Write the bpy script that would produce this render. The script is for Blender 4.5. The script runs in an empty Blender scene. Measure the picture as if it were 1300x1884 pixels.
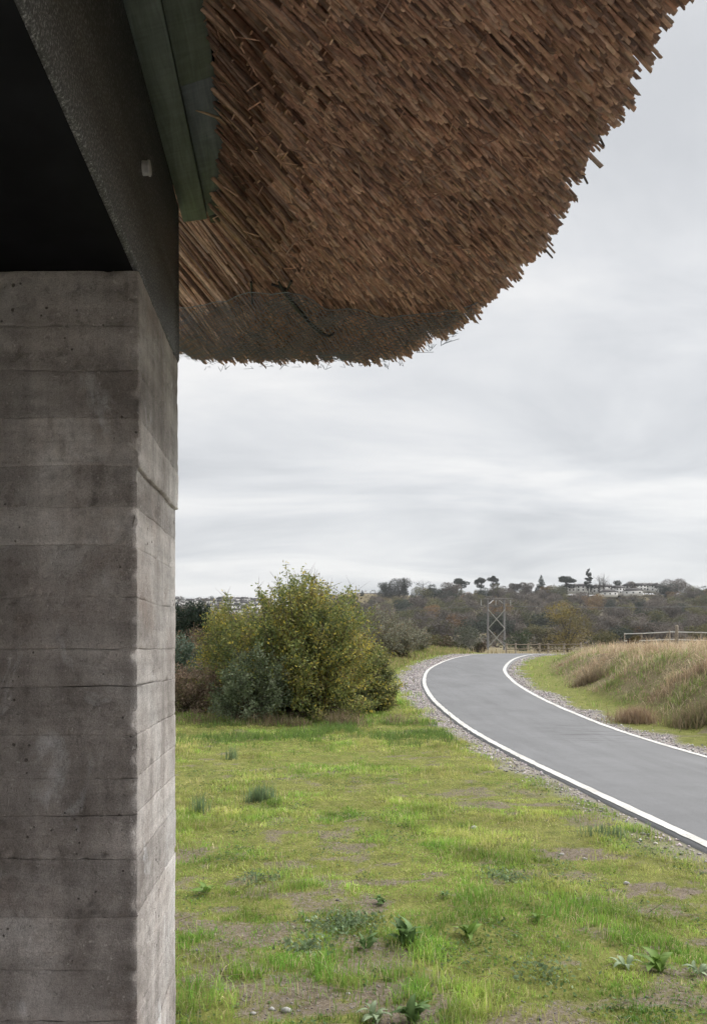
import bpy, math, random
import numpy as np
from mathutils import Matrix, Vector, Quaternion

scene = bpy.context.scene
EYE = 1.6
# ------------------------------------------------------------------ camera
cam_d = bpy.data.cameras.new("camera")
cam = bpy.data.objects.new("camera", cam_d)
scene.collection.objects.link(cam)
cam.location = (0, 0, EYE)
cam.rotation_euler = (math.radians(90), 0, 0)
cam_d.sensor_fit = 'HORIZONTAL'
cam_d.sensor_width = 36.0
cam_d.lens = 36.0 * 1400 / 1300
cam_d.shift_x = 100 / 1300
cam_d.shift_y = 248 / 1300
cam_d.clip_start = 0.05
cam_d.clip_end = 6000
scene.camera = cam

# ------------------------------------------------------------------ sky, sun, exposure
SUN_EL, SUN_AZ = math.radians(44), math.radians(64)      # azimuth clockwise from +Y (view direction)
w = bpy.data.worlds.new("World"); scene.world = w; w.use_nodes = True
nt = w.node_tree; nt.nodes.clear()
def N(t, **kw):
    n = nt.nodes.new(t)
    for k, v in kw.items(): setattr(n, k, v)
    return n
def L(a, b): nt.links.new(a, b)
out = N('ShaderNodeOutputWorld')
sky = N('ShaderNodeTexSky', sky_type='NISHITA', sun_disc=False, sun_elevation=SUN_EL, sun_rotation=SUN_AZ)
bg1 = N('ShaderNodeBackground'); bg1.inputs[1].default_value = 0.05
L(sky.outputs[0], bg1.inputs[0])
tc = N('ShaderNodeTexCoord'); sep = N('ShaderNodeSeparateXYZ'); L(tc.outputs['Generated'], sep.inputs[0])
den = N('ShaderNodeMath', operation='ADD'); L(sep.outputs[2], den.inputs[0]); den.inputs[1].default_value = 0.16
den2 = N('ShaderNodeMath', operation='MAXIMUM'); L(den.outputs[0], den2.inputs[0]); den2.inputs[1].default_value = 0.1
dx = N('ShaderNodeMath', operation='DIVIDE'); L(sep.outputs[0], dx.inputs[0]); L(den2.outputs[0], dx.inputs[1])
dy = N('ShaderNodeMath', operation='DIVIDE'); L(sep.outputs[1], dy.inputs[0]); L(den2.outputs[0], dy.inputs[1])
cmb = N('ShaderNodeCombineXYZ'); L(dx.outputs[0], cmb.inputs[0]); L(dy.outputs[0], cmb.inputs[1])
mp = N('ShaderNodeMapping'); L(cmb.outputs[0], mp.inputs[0]); mp.inputs['Scale'].default_value = (0.75, 1.25, 1); mp.inputs['Location'].default_value = (3.1, 1.7, 0)
n1 = N('ShaderNodeTexNoise'); L(mp.outputs[0], n1.inputs['Vector']); n1.inputs['Scale'].default_value = 1.15; n1.inputs['Detail'].default_value = 7; n1.inputs['Roughness'].default_value = 0.56; n1.inputs['Distortion'].default_value = 0.5
cr = N('ShaderNodeValToRGB'); L(n1.outputs[0], cr.inputs[0])
e = cr.color_ramp.elements
e[0].position = 0.36; e[0].color = (0.575, 0.59, 0.61, 1)
e[1].position = 0.64; e[1].color = (0.84, 0.835, 0.83, 1)
m_ = e.new(0.5); m_.color = (0.70, 0.71, 0.725, 1)
bg2 = N('ShaderNodeBackground'); L(cr.outputs[0], bg2.inputs[0]); bg2.inputs[1].default_value = 0.365
mix = N('ShaderNodeMixShader'); mix.inputs[0].default_value = 0.95
L(bg1.outputs[0], mix.inputs[1]); L(bg2.outputs[0], mix.inputs[2]); L(mix.outputs[0], out.inputs[0])

sun_d = bpy.data.lights.new("sun", 'SUN'); sun = bpy.data.objects.new("sun", sun_d); scene.collection.objects.link(sun)
sun_d.energy = 1.5; sun_d.angle = math.radians(50); sun_d.color = (1.0, 0.97, 0.93)
sdir = Vector((math.sin(SUN_AZ) * math.cos(SUN_EL), math.cos(SUN_AZ) * math.cos(SUN_EL), math.sin(SUN_EL)))
sun.rotation_euler = (-sdir).to_track_quat('-Z', 'Y').to_euler()
sun.location = (0, 0, 60)

vs = scene.view_settings
vs.view_transform = 'Standard'; vs.look = 'None'; vs.gamma = 1; vs.use_curve_mapping = False
vs.exposure = 1.6
scene.cycles.max_bounces = 6
scene.cycles.diffuse_bounces = 3
scene.cycles.use_adaptive_sampling = True
scene.cycles.adaptive_threshold = 0.03
scene.cycles.transparent_max_bounces = 8
scene.cycles.use_denoising = True
scene.cycles.sample_clamp_indirect = 6

# ------------------------------------------------------------------ helpers
rng = np.random.default_rng(7)
random.seed(7)
COL = scene.collection

def _h(ix, iy, iz, seed):
    h = (ix.astype(np.int64) * 374761393 + iy.astype(np.int64) * 668265263 + iz.astype(np.int64) * 2147483647 + seed * 974634777) & 0xFFFFFFFF
    h = ((h ^ (h >> 13)) * 1274126177) & 0xFFFFFFFF
    h = (h ^ (h >> 16)) & 0xFFFFFFFF
    return h / 4294967295.0

def vnoise(x, y, z=None, seed=0):
    x = np.asarray(x, float); y = np.asarray(y, float)
    z = np.zeros_like(x) if z is None else np.asarray(z, float)
    x, y, z = np.broadcast_arrays(x, y, z)
    ix, iy, iz = np.floor(x), np.floor(y), np.floor(z)
    fx, fy, fz = x - ix, y - iy, z - iz
    fx, fy, fz = [f * f * (3 - 2 * f) for f in (fx, fy, fz)]
    r = 0
    for a in (0, 1):
        for b in (0, 1):
            for c in (0, 1):
                wgt = (fx if a else 1 - fx) * (fy if b else 1 - fy) * (fz if c else 1 - fz)
                r = r + wgt * _h(ix + a, iy + b, iz + c, seed)
    return r

def fbm(x, y, z=None, seed=0, octv=4):
    r = 0; a = 0.5; t = 0; f = 1.0
    for i in range(octv):
        r = r + a * vnoise(np.asarray(x) * f, np.asarray(y) * f, None if z is None else np.asarray(z) * f, seed + i * 17)
        t += a; a *= 0.5; f *= 2.03
    return r / t

def sstep(a, b, x):
    t = np.clip((np.asarray(x, float) - a) / (b - a), 0, 1)
    return t * t * (3 - 2 * t)

def mk(name, V, faces, mat=None, parent=None, org=(0, 0, 0), col=None, smooth=False, hide_org=None):
    """faces: list of (n,k) int arrays. col: (nv,3) or (nv,4) linear colours -> attribute 'Col'."""
    V = np.asarray(V, float) - np.asarray(org, float)
    me = bpy.data.meshes.new(name)
    if not isinstance(faces, list): faces = [faces]
    faces = [np.asarray(f, np.int32) for f in faces if len(f)]
    me.vertices.add(len(V)); me.vertices.foreach_set('co', V.astype(np.float32).ravel())
    nl = sum(f.size for f in faces); npoly = sum(len(f) for f in faces)
    me.loops.add(nl); me.polygons.add(npoly)
    me.loops.foreach_set('vertex_index', np.concatenate([f.ravel() for f in faces]))
    tot = np.concatenate([np.full(len(f), f.shape[1], np.int32) for f in faces])
    st = np.concatenate([[0], np.cumsum(tot)[:-1]]).astype(np.int32)
    me.polygons.foreach_set('loop_start', st)
    if smooth == 'first': me.polygons.foreach_set('use_smooth', np.arange(npoly) < len(faces[0]))
    elif smooth: me.polygons.foreach_set('use_smooth', np.ones(npoly, bool))
    if col is not None:
        c = np.ones((len(V), 4), np.float32); c[:, :np.asarray(col).shape[1]] = col
        at = me.attributes.new('Col', 'FLOAT_COLOR', 'POINT'); at.data.foreach_set('color', c.ravel())
    me.update(calc_edges=True); me.validate()
    if mat: me.materials.append(mat)
    ob = bpy.data.objects.new(name, me); COL.objects.link(ob)
    if parent is not None: ob.parent = parent
    else: ob.location = org
    return ob

def empty(name, loc, parent=None):
    o = bpy.data.objects.new(name, None); COL.objects.link(o); o.location = loc
    o.empty_display_size = 0.2
    if parent is not None: o.parent = parent
    return o

def tag(o, label=None, cat=None, group=None, kind=None):
    if label: o['label'] = label
    if cat: o['category'] = cat
    if group: o['group'] = group
    if kind: o['kind'] = kind
    return o

def copy_tree(o, parent=None):
    c = o.copy(); COL.objects.link(c); c.parent = parent
    for ch in o.children: copy_tree(ch, c)
    return c

class MB:
    """collects simple shapes into one mesh"""
    def __init__(s): s.V = []; s.F4 = []; s.F3 = []; s.C = []; s.n = 0
    def add(s, V, F4=(), F3=(), c=None):
        V = np.asarray(V, float).reshape(-1, 3)
        s.V.append(V)
        if len(F4): s.F4.append(np.asarray(F4, int) + s.n)
        if len(F3): s.F3.append(np.asarray(F3, int) + s.n)
        s.C.append(np.tile(np.asarray(c if c is not None else (1, 1, 1), float), (len(V), 1)) if np.ndim(c) < 2 else np.asarray(c, float))
        s.n += len(V)
    def box(s, a, b, c=None):
        x0, y0, z0 = a; x1, y1, z1 = b
        s.add([(x0, y0, z0), (x1, y0, z0), (x1, y1, z0), (x0, y1, z0), (x0, y0, z1), (x1, y0, z1), (x1, y1, z1), (x0, y1, z1)],
              [(0, 3, 2, 1), (4, 5, 6, 7), (0, 1, 5, 4), (1, 2, 6, 5), (2, 3, 7, 6), (3, 0, 4, 7)], c=c)
    def tube(s, P, R, k=6, c=None, cap=True):
        P = np.asarray(P, float); n = len(P); R = np.broadcast_to(np.asarray(R, float), (n,))
        T = np.gradient(P, axis=0); T /= np.linalg.norm(T, axis=1)[:, None] + 1e-9
        up = np.array([0, 0, 1.0]) if abs(T[0][2]) < 0.9 else np.array([1.0, 0, 0])
        V = []
        for i in range(n):
            a = np.cross(T[i], up); a /= np.linalg.norm(a) + 1e-9; b = np.cross(T[i], a)
            for j in range(k):
                th = 2 * math.pi * j / k
                V.append(P[i] + R[i] * (a * math.cos(th) + b * math.sin(th)))
        F = [(i * k + j, i * k + (j + 1) % k, (i + 1) * k + (j + 1) % k, (i + 1) * k + j) for i in range(n - 1) for j in range(k)]
        F3 = []
        if cap:
            for base in (0, (n - 1) * k):
                for j in range(1, k - 1): F3.append((base, base + j, base + j + 1))
        s.add(V, F, F3, c)
    def build(s, name, mat, parent=None, org=(0, 0, 0), smooth=False):
        fs = []
        if s.F4: fs.append(np.concatenate(s.F4))
        if s.F3: fs.append(np.concatenate(s.F3))
        return mk(name, np.concatenate(s.V), fs, mat, parent, org, np.concatenate(s.C), smooth)

# ------------------------------------------------------------------ materials
def material(name):
    m = bpy.data.materials.new(name); m.use_nodes = True
    t = m.node_tree; b = t.nodes.get('Principled BSDF')
    return m, t, b
class NT:
    def __init__(s, t): s.t = t
    def n(s, typ, **kw):
        x = s.t.nodes.new(typ)
        for k, v in kw.items():
            if k.startswith('i_'):
                x.inputs[k[2:].replace('_', ' ')].default_value = v
            else: setattr(x, k, v)
        return x
    def l(s, a, b): s.t.links.new(a, b)
    def noise(s, vec, scale, detail=4, rough=0.55, dist=0.0):
        x = s.n('ShaderNodeTexNoise'); x.inputs['Scale'].default_value = scale; x.inputs['Detail'].default_value = detail
        x.inputs['Roughness'].default_value = rough; x.inputs['Distortion'].default_value = dist
        if vec is not None: s.l(vec, x.inputs['Vector'])
        return x.outputs[0]
    def ramp(s, fac, stops):
        x = s.n('ShaderNodeValToRGB'); s.l(fac, x.inputs[0]); el = x.color_ramp.elements
        while len(el) < len(stops): el.new(0.5)
        for q, (p, c) in zip(el, stops):
            q.position = p; q.color = (c[0], c[1], c[2], 1) if np.ndim(c) else (c, c, c, 1)
        return x.outputs[0]
    def mix(s, fac, a, b, mode='MIX'):
        x = s.n('ShaderNodeMix', data_type='RGBA', blend_type=mode)
        for inp, v in ((x.inputs[0], fac), (x.inputs[6], a), (x.inputs[7], b)):
            if isinstance(v, (int, float)): inp.default_value = v
            elif isinstance(v, tuple): inp.default_value = (v[0], v[1], v[2], 1)
            else: s.l(v, inp)
        return x.outputs[2]
    def mul(s, a, b, op='MULTIPLY'):
        x = s.n('ShaderNodeMath', operation=op)
        for inp, v in ((x.inputs[0], a), (x.inputs[1], b)):
            if isinstance(v, (int, float)): inp.default_value = v
            else: s.l(v, inp)
        return x.outputs[0]
    def map(s, vec, scale=(1, 1, 1), rot=(0, 0, 0)):
        x = s.n('ShaderNodeMapping'); s.l(vec, x.inputs[0]); x.inputs['Scale'].default_value = scale; x.inputs['Rotation'].default_value = rot
        return x.outputs[0]
    def bump(s, h, strength, dist, bsdf):
        x = s.n('ShaderNodeBump'); x.inputs['Strength'].default_value = strength; x.inputs['Distance'].default_value = dist
        s.l(h, x.inputs['Height']); s.l(x.outputs[0], bsdf.inputs['Normal'])
    def geo(s): return s.n('ShaderNodeNewGeometry').outputs['Position']
    def attr(s): return s.n('ShaderNodeAttribute', attribute_name='Col').outputs['Color']
    def objrand(s): return s.n('ShaderNodeObjectInfo').outputs['Random']

def foliage_mat(name, trans=0.3, rough=0.6, var=0.25, objvar=0.0):
    m, t, b = material(name); q = NT(t)
    c = q.attr()
    n = q.noise(q.geo(), 9.0, 2)
    c = q.mix(1.0, c, q.ramp(n, [(0.3, 1 - var), (0.7, 1 + var)]), 'MULTIPLY')
    if objvar:
        r = q.n('ShaderNodeMapRange'); q.l(q.objrand(), r.inputs[0]); r.inputs[3].default_value = 1 - objvar; r.inputs[4].default_value = 1 + objvar
        c = q.mix(1.0, c, r.outputs[0], 'MULTIPLY')
    q.l(c, b.inputs['Base Color']); b.inputs['Roughness'].default_value = rough
    b.inputs['Specular IOR Level'].default_value = 0.25
    tr = q.n('ShaderNodeBsdfTranslucent'); q.l(c, tr.inputs[0])
    mx = q.n('ShaderNodeMixShader'); mx.inputs[0].default_value = trans
    q.l(b.outputs[0], mx.inputs[1]); q.l(tr.outputs[0], mx.inputs[2])
    q.l(mx.outputs[0], t.nodes['Material Output'].inputs[0])
    return m

def plain_mat(name, col, rough=0.7, noise_scale=8, var=0.2, bump=0.0, bdist=0.01, metal=0.0, usecol=False, stretch=(1, 1, 1), spec=0.5):
    m, t, b = material(name); q = NT(t)
    v = q.map(q.geo(), stretch)
    n = q.noise(v, noise_scale, 5)
    base = q.attr() if usecol else (col[0], col[1], col[2])
    c = q.mix(1.0, base, q.ramp(n, [(0.25, 1 - var), (0.75, 1 + var)]), 'MULTIPLY')
    q.l(c, b.inputs['Base Color']); b.inputs['Roughness'].default_value = rough; b.inputs['Metallic'].default_value = metal; b.inputs['Specular IOR Level'].default_value = spec
    if bump: q.bump(n, bump, bdist, b)
    return m

M = {}
M['leaf'] = foliage_mat('leaf', 0.3)
M['grass'] = foliage_mat('grass', 0.35, 0.55, 0.15)
M['far_leaf'] = foliage_mat('far_leaf', 0.15, 0.8, 0.1, 0.22)
M['bark'] = plain_mat('bark', (0.07, 0.055, 0.045), 0.9, 30, 0.35, 0.4)
M['far_bark'] = plain_mat('far_bark', (0.06, 0.055, 0.05), 0.9, 2, 0.3)

# earth wall
m, t, b = material('rammed_earth'); q = NT(t)
p = q.geo()
big = q.noise(p, 2.6, 5, 0.6, 0.6)
strk = q.noise(q.map(p, (9, 9, 0.9)), 1.6, 4, 0.6)
horiz = q.noise(q.map(p, (1.4, 1.4, 16)), 1.5, 5, 0.6)
fine = q.noise(p, 330, 3, 0.75)
vo = q.n('ShaderNodeTexVoronoi'); q.l(p, vo.inputs['Vector']); vo.inputs['Scale'].default_value = 120
pitc = q.ramp(q.mul(vo.outputs['Distance'], q.noise(p, 16, 4, .7), 'ADD'), [(0.40, 0.0), (0.50, 1.0)])
grit = q.noise(p, 42, 6, 0.75)
c = q.ramp(big, [(0.32, (0.25, 0.225, 0.208)), (0.5, (0.43, 0.400, 0.380)), (0.66, (0.56, 0.54, 0.525))])
c = q.mix(0.4, c, q.ramp(horiz, [(0.32, 0.55), (0.66, 1.3)]), 'MULTIPLY')
red = q.ramp(q.noise(p, 4.3, 4, 0.6, 0.4), [(0.56, 0.0), (0.72, 1.0)])
c = q.mix(q.mul(red, 0.3), c, (0.30, 0.215, 0.17))
pale = q.ramp(q.noise(q.map(p, (3, 3, 2.2)), 2.0, 5, 0.65, 0.8), [(0.60, 0.0), (0.72, 1.0)])
c = q.mix(q.mul(pale, 0.6), c, (0.68, 0.69, 0.71))
c = q.mix(0.55, c, q.ramp(strk, [(0.35, 0.66), (0.65, 1.22)]), 'MULTIPLY')
c = q.mix(0.5, c, q.ramp(grit, [(0.36, 0.6), (0.50, 1.0), (0.66, 1.15)]), 'MULTIPLY')
c = q.mix(0.55, c, q.ramp(fine, [(0.36, 0.55), (0.5, 1.0), (0.66, 1.3)]), 'MULTIPLY')
c = q.mix(0.6, c, q.ramp(pitc, [(0.0, 0.3), (1.0, 1.0)]), 'MULTIPLY')
vo2 = q.n('ShaderNodeTexVoronoi'); q.l(p, vo2.inputs['Vector']); vo2.inputs['Scale'].default_value = 46
spot = q.ramp(q.mul(vo2.outputs['Distance'], q.noise(p, 7, 4, .7), 'ADD'), [(0.47, 1.0), (0.54, 0.0)])
c = q.mix(q.mul(spot, 0.7), c, (0.10, 0.085, 0.075))
lite = q.ramp(q.noise(p, 95, 2, .6), [(0.66, 0.0), (0.74, 0.6)])
c = q.mix(lite, c, (0.66, 0.63, 0.60))
r = q.n('ShaderNodeMapRange'); q.l(q.objrand(), r.inputs[0]); r.inputs[3].default_value = 0.86; r.inputs[4].default_value = 1.14
c = q.mix(1.0, c, r.outputs[0], 'MULTIPLY')
q.l(c, b.inputs['Base Color']); b.inputs['Roughness'].default_value = 0.92; b.inputs['Specular IOR Level'].default_value = 0.2
hgt = q.mul(q.mul(grit, 0.7), q.mul(fine, 0.35), 'ADD')
hgt = q.mul(q.mul(hgt, q.mul(pitc, 0.45), 'ADD'), q.mul(spot, -0.7), 'ADD')
q.bump(hgt, 1.0, 0.007, b)
M['earth'] = m

# thatch reed
m, t, b = material('reed'); q = NT(t)
c = q.attr(); p = q.geo()
c = q.mix(1.0, c, q.ramp(q.noise(p, 60, 3, 0.6), [(0.3, 0.72), (0.7, 1.25)]), 'MULTIPLY')
c = q.mix(1.0, c, q.ramp(q.noise(p, 3.0, 3, 0.6), [(0.3, 0.85), (0.7, 1.15)]), 'MULTIPLY')
q.l(c, b.inputs['Base Color']); b.inputs['Roughness'].default_value = 0.62; b.inputs['Specular IOR Level'].default_value = 0.3
q.bump(q.noise(p, 140, 2), 0.3, 0.002, b)
M['reed'] = m
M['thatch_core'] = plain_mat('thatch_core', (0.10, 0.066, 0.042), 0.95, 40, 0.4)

# beam: bitumen-dark, rough speckle
m, t, b = material('beam_black'); q = NT(t); p = q.geo()
sp = q.noise(p, 190, 3, 0.75); bl = q.noise(q.map(p, (1, 0.35, 1.6)), 4.0, 4, 0.6, 0.5)
c = q.ramp(sp, [(0.40, (0.028, 0.029, 0.030)), (0.54, (0.075, 0.077, 0.078)), (0.68, (0.28, 0.285, 0.285))])
c = q.mix(0.8, c, q.ramp(bl, [(0.3, 0.4), (0.7, 1.5)]), 'MULTIPLY')
q.l(c, b.inputs['Base Color']); b.inputs['Roughness'].default_value = 0.6
q.bump(sp, 0.4, 0.003, b)
M['beam'] = m
M['beam_edge'] = plain_mat('beam_edge', (0.075, 0.076, 0.078), 0.5, 60, 0.45, 0.25, 0.002)
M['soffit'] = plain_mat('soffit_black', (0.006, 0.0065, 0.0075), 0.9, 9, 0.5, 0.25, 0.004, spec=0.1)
m, t, b = material('green_board'); q = NT(t); p = q.geo()
gr = q.noise(q.map(p, (30, 2.2, 30)), 2.2, 5, 0.6, 1.2)
kn = q.noise(q.map(p, (3, 14, 3)), 2.4, 4, 0.6, 1.5)
c = q.ramp(gr, [(0.3, (0.090, 0.112, 0.108)), (0.7, (0.165, 0.198, 0.190))])
c = q.mix(0.5, c, q.ramp(kn, [(0.35, 0.7), (0.65, 1.2)]), 'MULTIPLY')
q.l(c, b.inputs['Base Color']); b.inputs['Roughness'].default_value = 0.75
q.bump(gr, 0.3, 0.002, b)
M['board'] = m
M['dark_metal'] = plain_mat('dark_metal', (0.02, 0.02, 0.022), 0.5, 40, 0.2)
M['wire'] = plain_mat('galvanised_wire', (0.19, 0.21, 0.235), 0.55, 40, 0.2, metal=0.1)
M['cap_plastic'] = plain_mat('cap_plastic', (0.30, 0.30, 0.30), 0.45, 60, 0.2)
# asphalt
m, t, b = material('asphalt'); q = NT(t); p = q.geo()
f1 = q.noise(p, 260, 2, 0.7); f2 = q.noise(p, 0.6, 4, 0.6)
tr_ = q.noise(q.map(p, (2.2, 0.25, 1)), 1.3, 5, 0.65, 0.6)
wet = q.ramp(q.noise(q.map(p, (0.55, 3.2, 1), (0, 0, 0.25)), 1.9, 6, 0.7, 0.6), [(0.50, 0.0), (0.60, 1.0)])
vd = q.n('ShaderNodeVectorMath', operation='DISTANCE'); q.l(q.map(p, (1.0, 0.62, 0)), vd.inputs[0]); vd.inputs[1].default_value = (5.0, 13.3 * .62, 0)
wetm = q.ramp(vd.outputs['Value'], [(0.35, 1.0), (0.9, 0.15)])
c = q.ramp(f1, [(0.3, (0.135, 0.138, 0.144)), (0.7, (0.230, 0.234, 0.243))])
c = q.mix(0.6, c, q.ramp(f2, [(0.3, 0.76), (0.7, 1.14)]), 'MULTIPLY')
c = q.mix(0.5, c, q.ramp(tr_, [(0.3, 0.74), (0.7, 1.16)]), 'MULTIPLY')
c = q.mix(q.mul(q.mul(wet, wetm), 0.6), c, (0.075, 0.075, 0.078))
q.l(c, b.inputs['Base Color']); b.inputs['Roughness'].default_value = 0.85
q.bump(f1, 0.35, 0.004, b)
M['asphalt'] = m
m, t, b = material('line_paint'); q = NT(t); p = q.geo()
wear = q.noise(p, 45, 5, 0.7); dirt = q.noise(p, 3.0, 4, 0.6)
c = q.ramp(dirt, [(0.3, (0.58, 0.57, 0.535)), (0.7, (0.76, 0.75, 0.72))])
c = q.mix(q.ramp(wear, [(0.54, 0.0), (0.66, 0.8)]), c, (0.24, 0.24, 0.235))
c = q.mix(q.ramp(q.noise(p, 1.7, 5, .7), [(0.5, 0.0), (0.75, 0.45)]), c, (0.33, 0.31, 0.28))
q.l(c, b.inputs['Base Color']); b.inputs['Roughness'].default_value = 0.7
M['paint'] = m
# ground
m, t, b = material('ground_soil'); q = NT(t); p = q.geo()
sp_ = q.n('ShaderNodeSeparateColor'); q.l(q.attr(), sp_.inputs[0])
n1_ = q.noise(p, 7, 6, 0.65, 0.3); n2_ = q.noise(p, 38, 5, 0.7); n3_ = q.noise(p, 1.6, 4, 0.6)
soil = q.ramp(n2_, [(0.3, (0.115, 0.085, 0.068)), (0.55, (0.215, 0.172, 0.145)), (0.75, (0.34, 0.30, 0.265))])
moss = q.ramp(n1_, [(0.3, (0.12, 0.135, 0.036)), (0.55, (0.205, 0.215, 0.060)), (0.75, (0.29, 0.27, 0.10))])
moss = q.mix(0.45, moss, q.ramp(n2_, [(0.3, 0.55), (0.7, 1.35)]), 'MULTIPLY')
grav = q.ramp(q.noise(p, 70, 3, 0.8), [(0.3, (0.16, 0.14, 0.135)), (0.7, (0.50, 0.455, 0.445))])
dry = q.ramp(n1_, [(0.3, (0.16, 0.13, 0.075)), (0.7, (0.27, 0.23, 0.13))])
bare = q.ramp(q.mul(sp_.outputs[0], q.mul(q.mul(n2_, 1.5), -0.75, 'ADD'), 'ADD'), [(0.40, 0.0), (0.85, 0.9)])
c = q.mix(bare, moss, soil)
c = q.mix(sp_.outputs[2], c, dry)
c = q.mix(sp_.outputs[1], c, grav)
q.l(c, b.inputs['Base Color']); b.inputs['Roughness'].default_value = 0.95; b.inputs['Specular IOR Level'].default_value = 0.15
q.bump(n2_, 0.6, 0.03, b)
M['ground'] = m
M['stone'] = plain_mat('pebble_stone', (1, 1, 1), 0.85, 60, 0.25, 0.3, 0.003, usecol=True)
M['pole_wood'] = plain_mat('pole_wood', (0.15, 0.145, 0.14), 0.9, 5, 0.25)
M['steel_pale'] = plain_mat('pale_steel', (0.52, 0.53, 0.54), 0.5, 3, 0.15)
M['wire_dark'] = plain_mat('conductor', (0.16, 0.165, 0.17), 0.6, 3, 0.1)
M['fence_wood'] = plain_mat('fence_wood', (0.26, 0.22, 0.17), 0.9, 14, 0.3, 0.3, 0.005)
M['white_rail'] = plain_mat('white_rail', (0.80, 0.80, 0.78), 0.6, 4, 0.15)
M['wall_white'] = plain_mat('render_white', (0.86, 0.85, 0.83), 0.9, 0.3, 0.08)
M['roof_slate'] = plain_mat('roof_slate', (0.085, 0.08, 0.08), 0.85, 0.6, 0.2)
M['glass_dark'] = plain_mat('window_dark', (0.03, 0.034, 0.04), 0.2, 1, 0.2)

# ================================================================== SETTING: terrain and path
# path centre line (plan), smooth Catmull-Rom
CP = np.array([(5.2, -14), (4.95, -6), (4.7, 0), (4.56, 6), (4.48, 11), (4.44, 15), (4.62, 19), (5.2, 23.5), (6.35, 28.5), (8.75, 34.6), (12.3, 39.2), (18.5, 43.2), (27, 46), (40, 48)], float)
def catmull(P, n=16):
    o = []
    for i in range(1, len(P) - 2):
        p0, p1, p2, p3 = P[i - 1], P[i], P[i + 1], P[i + 2]
        for k in range(n):
            u = k / n
            o.append(0.5 * ((2 * p1) + (-p0 + p2) * u + (2 * p0 - 5 * p1 + 4 * p2 - p3) * u * u + (-p0 + 3 * p1 - 3 * p2 + p3) * u ** 3))
    o.append(P[-2]); return np.array(o)
CL = catmull(CP, 44)
TG = np.gradient(CL, axis=0); TG /= np.linalg.norm(TG, axis=1)[:, None]
NR = np.stack([TG[:, 1], -TG[:, 0]], 1)          # to the right
HW = 1.41
_ky = np.arange(-60, 3000, 0.1)
_kz = np.interp(_ky, [-60, 12.6, 37.6, 45, 60, 84, 200, 330, 3000], [0, 0, 1.29, 0.95, 0.55, 0.5, 0.9, 1.4, 1.4])
_kz = np.convolve(np.pad(_kz, 25, mode='edge'), np.ones(51) / 51, 'valid')
def pz(Y): return np.interp(Y, _ky, _kz)

def path_dist(X, Y):
    """signed lateral distance from the centre line, + to the right; big when far"""
    X = np.asarray(X, float).ravel(); Y = np.asarray(Y, float).ravel()
    d = np.full(X.shape, 1e3)
    near = np.where((Y > -14) & (Y < 75) & (X > -40) & (X < 60))[0]
    for s in range(0, len(near), 20000):
        ii = near[s:s + 20000]
        dx_ = X[ii][:, None] - CL[None, :, 0]; dy_ = Y[ii][:, None] - CL[None, :, 1]
        d2 = dx_ * dx_ + dy_ * dy_
        k = np.argmin(d2, 1); a = np.arange(len(ii))
        lat = dx_[a, k] * NR[k, 0] + dy_[a, k] * NR[k, 1]
        d[ii] = np.sign(lat + 1e-9) * np.sqrt(d2[a, k])
    return d

def terrain(X, Y, d=None, sink=True):
    X = np.asarray(X, float); Y = np.asarray(Y, float); sh = X.shape
    Xf = X.ravel(); Yf = Y.ravel()
    if d is None: d = path_dist(Xf, Yf)
    d = np.asarray(d).ravel()
    base = pz(Yf)
    z = base.copy()
    # right-hand bank
    dR = d - HW
    lvl = 1.42 + 0.22 * (fbm(Xf * 0.35, Yf * 0.35, seed=3) - 0.5) * 2
    win = (1 - sstep(38, 60, Yf)) * sstep(-12, 4, Yf)
    foot = 1.2 + 0.5 * (fbm(Xf * 0.5, Yf * 0.5, seed=9) - 0.5)
    up = sstep(0, 1, (dR - foot) / 2.1) * (dR > 0) * (dR < 500)
    z = z + np.where(d < 500, up * np.maximum(lvl - base, 0.1) * win, 0)
    # left bank beside the bend
    dL = -d - HW
    z = z + np.where(dL > 0, sstep(0.9, 4.5, dL) * 0.50 * sstep(20, 27, Yf) * (1 - sstep(38, 52, Yf)) * (dL < 300), 0)
    # gentle unevenness of the lawn
    rough = (fbm(Xf * 0.9, Yf * 0.9, seed=5) - 0.5) * 0.07 + (fbm(Xf * 4, Yf * 4, seed=6) - 0.5) * 0.035
    off = np.clip((np.abs(d) - HW - 0.05) / 0.6, 0, 1)
    z = z + rough * off * (Yf < 120)
    # road bed slightly lower than the asphalt
    if sink: z = z - 0.06 * (1 - np.clip((np.abs(d) - HW + 0.14) / 0.10, 0, 1))
    # far hills
    hz = np.interp(Yf, [300, 340, 420, 540, 640, 665, 690, 730], [0, 1, 9, 23, 33.5, 39, 48, 49]) * sstep(-60, 40, Xf)
    hz = hz - np.where(Yf > 700, (Yf - 700) * 0.03, 0) * sstep(-60, 40, Xf)
    hl = 59 * sstep(480, 1060, Yf) * (1 - sstep(-60, 120, Xf) * 0.35)
    z = z + np.maximum(np.maximum(hz, hl), 0) + np.where(Yf > 280, (fbm(Xf * 0.02, Yf * 0.02, seed=8) - 0.5) * 5 * sstep(280, 400, Yf), 0)
    return z.reshape(sh)

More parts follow.
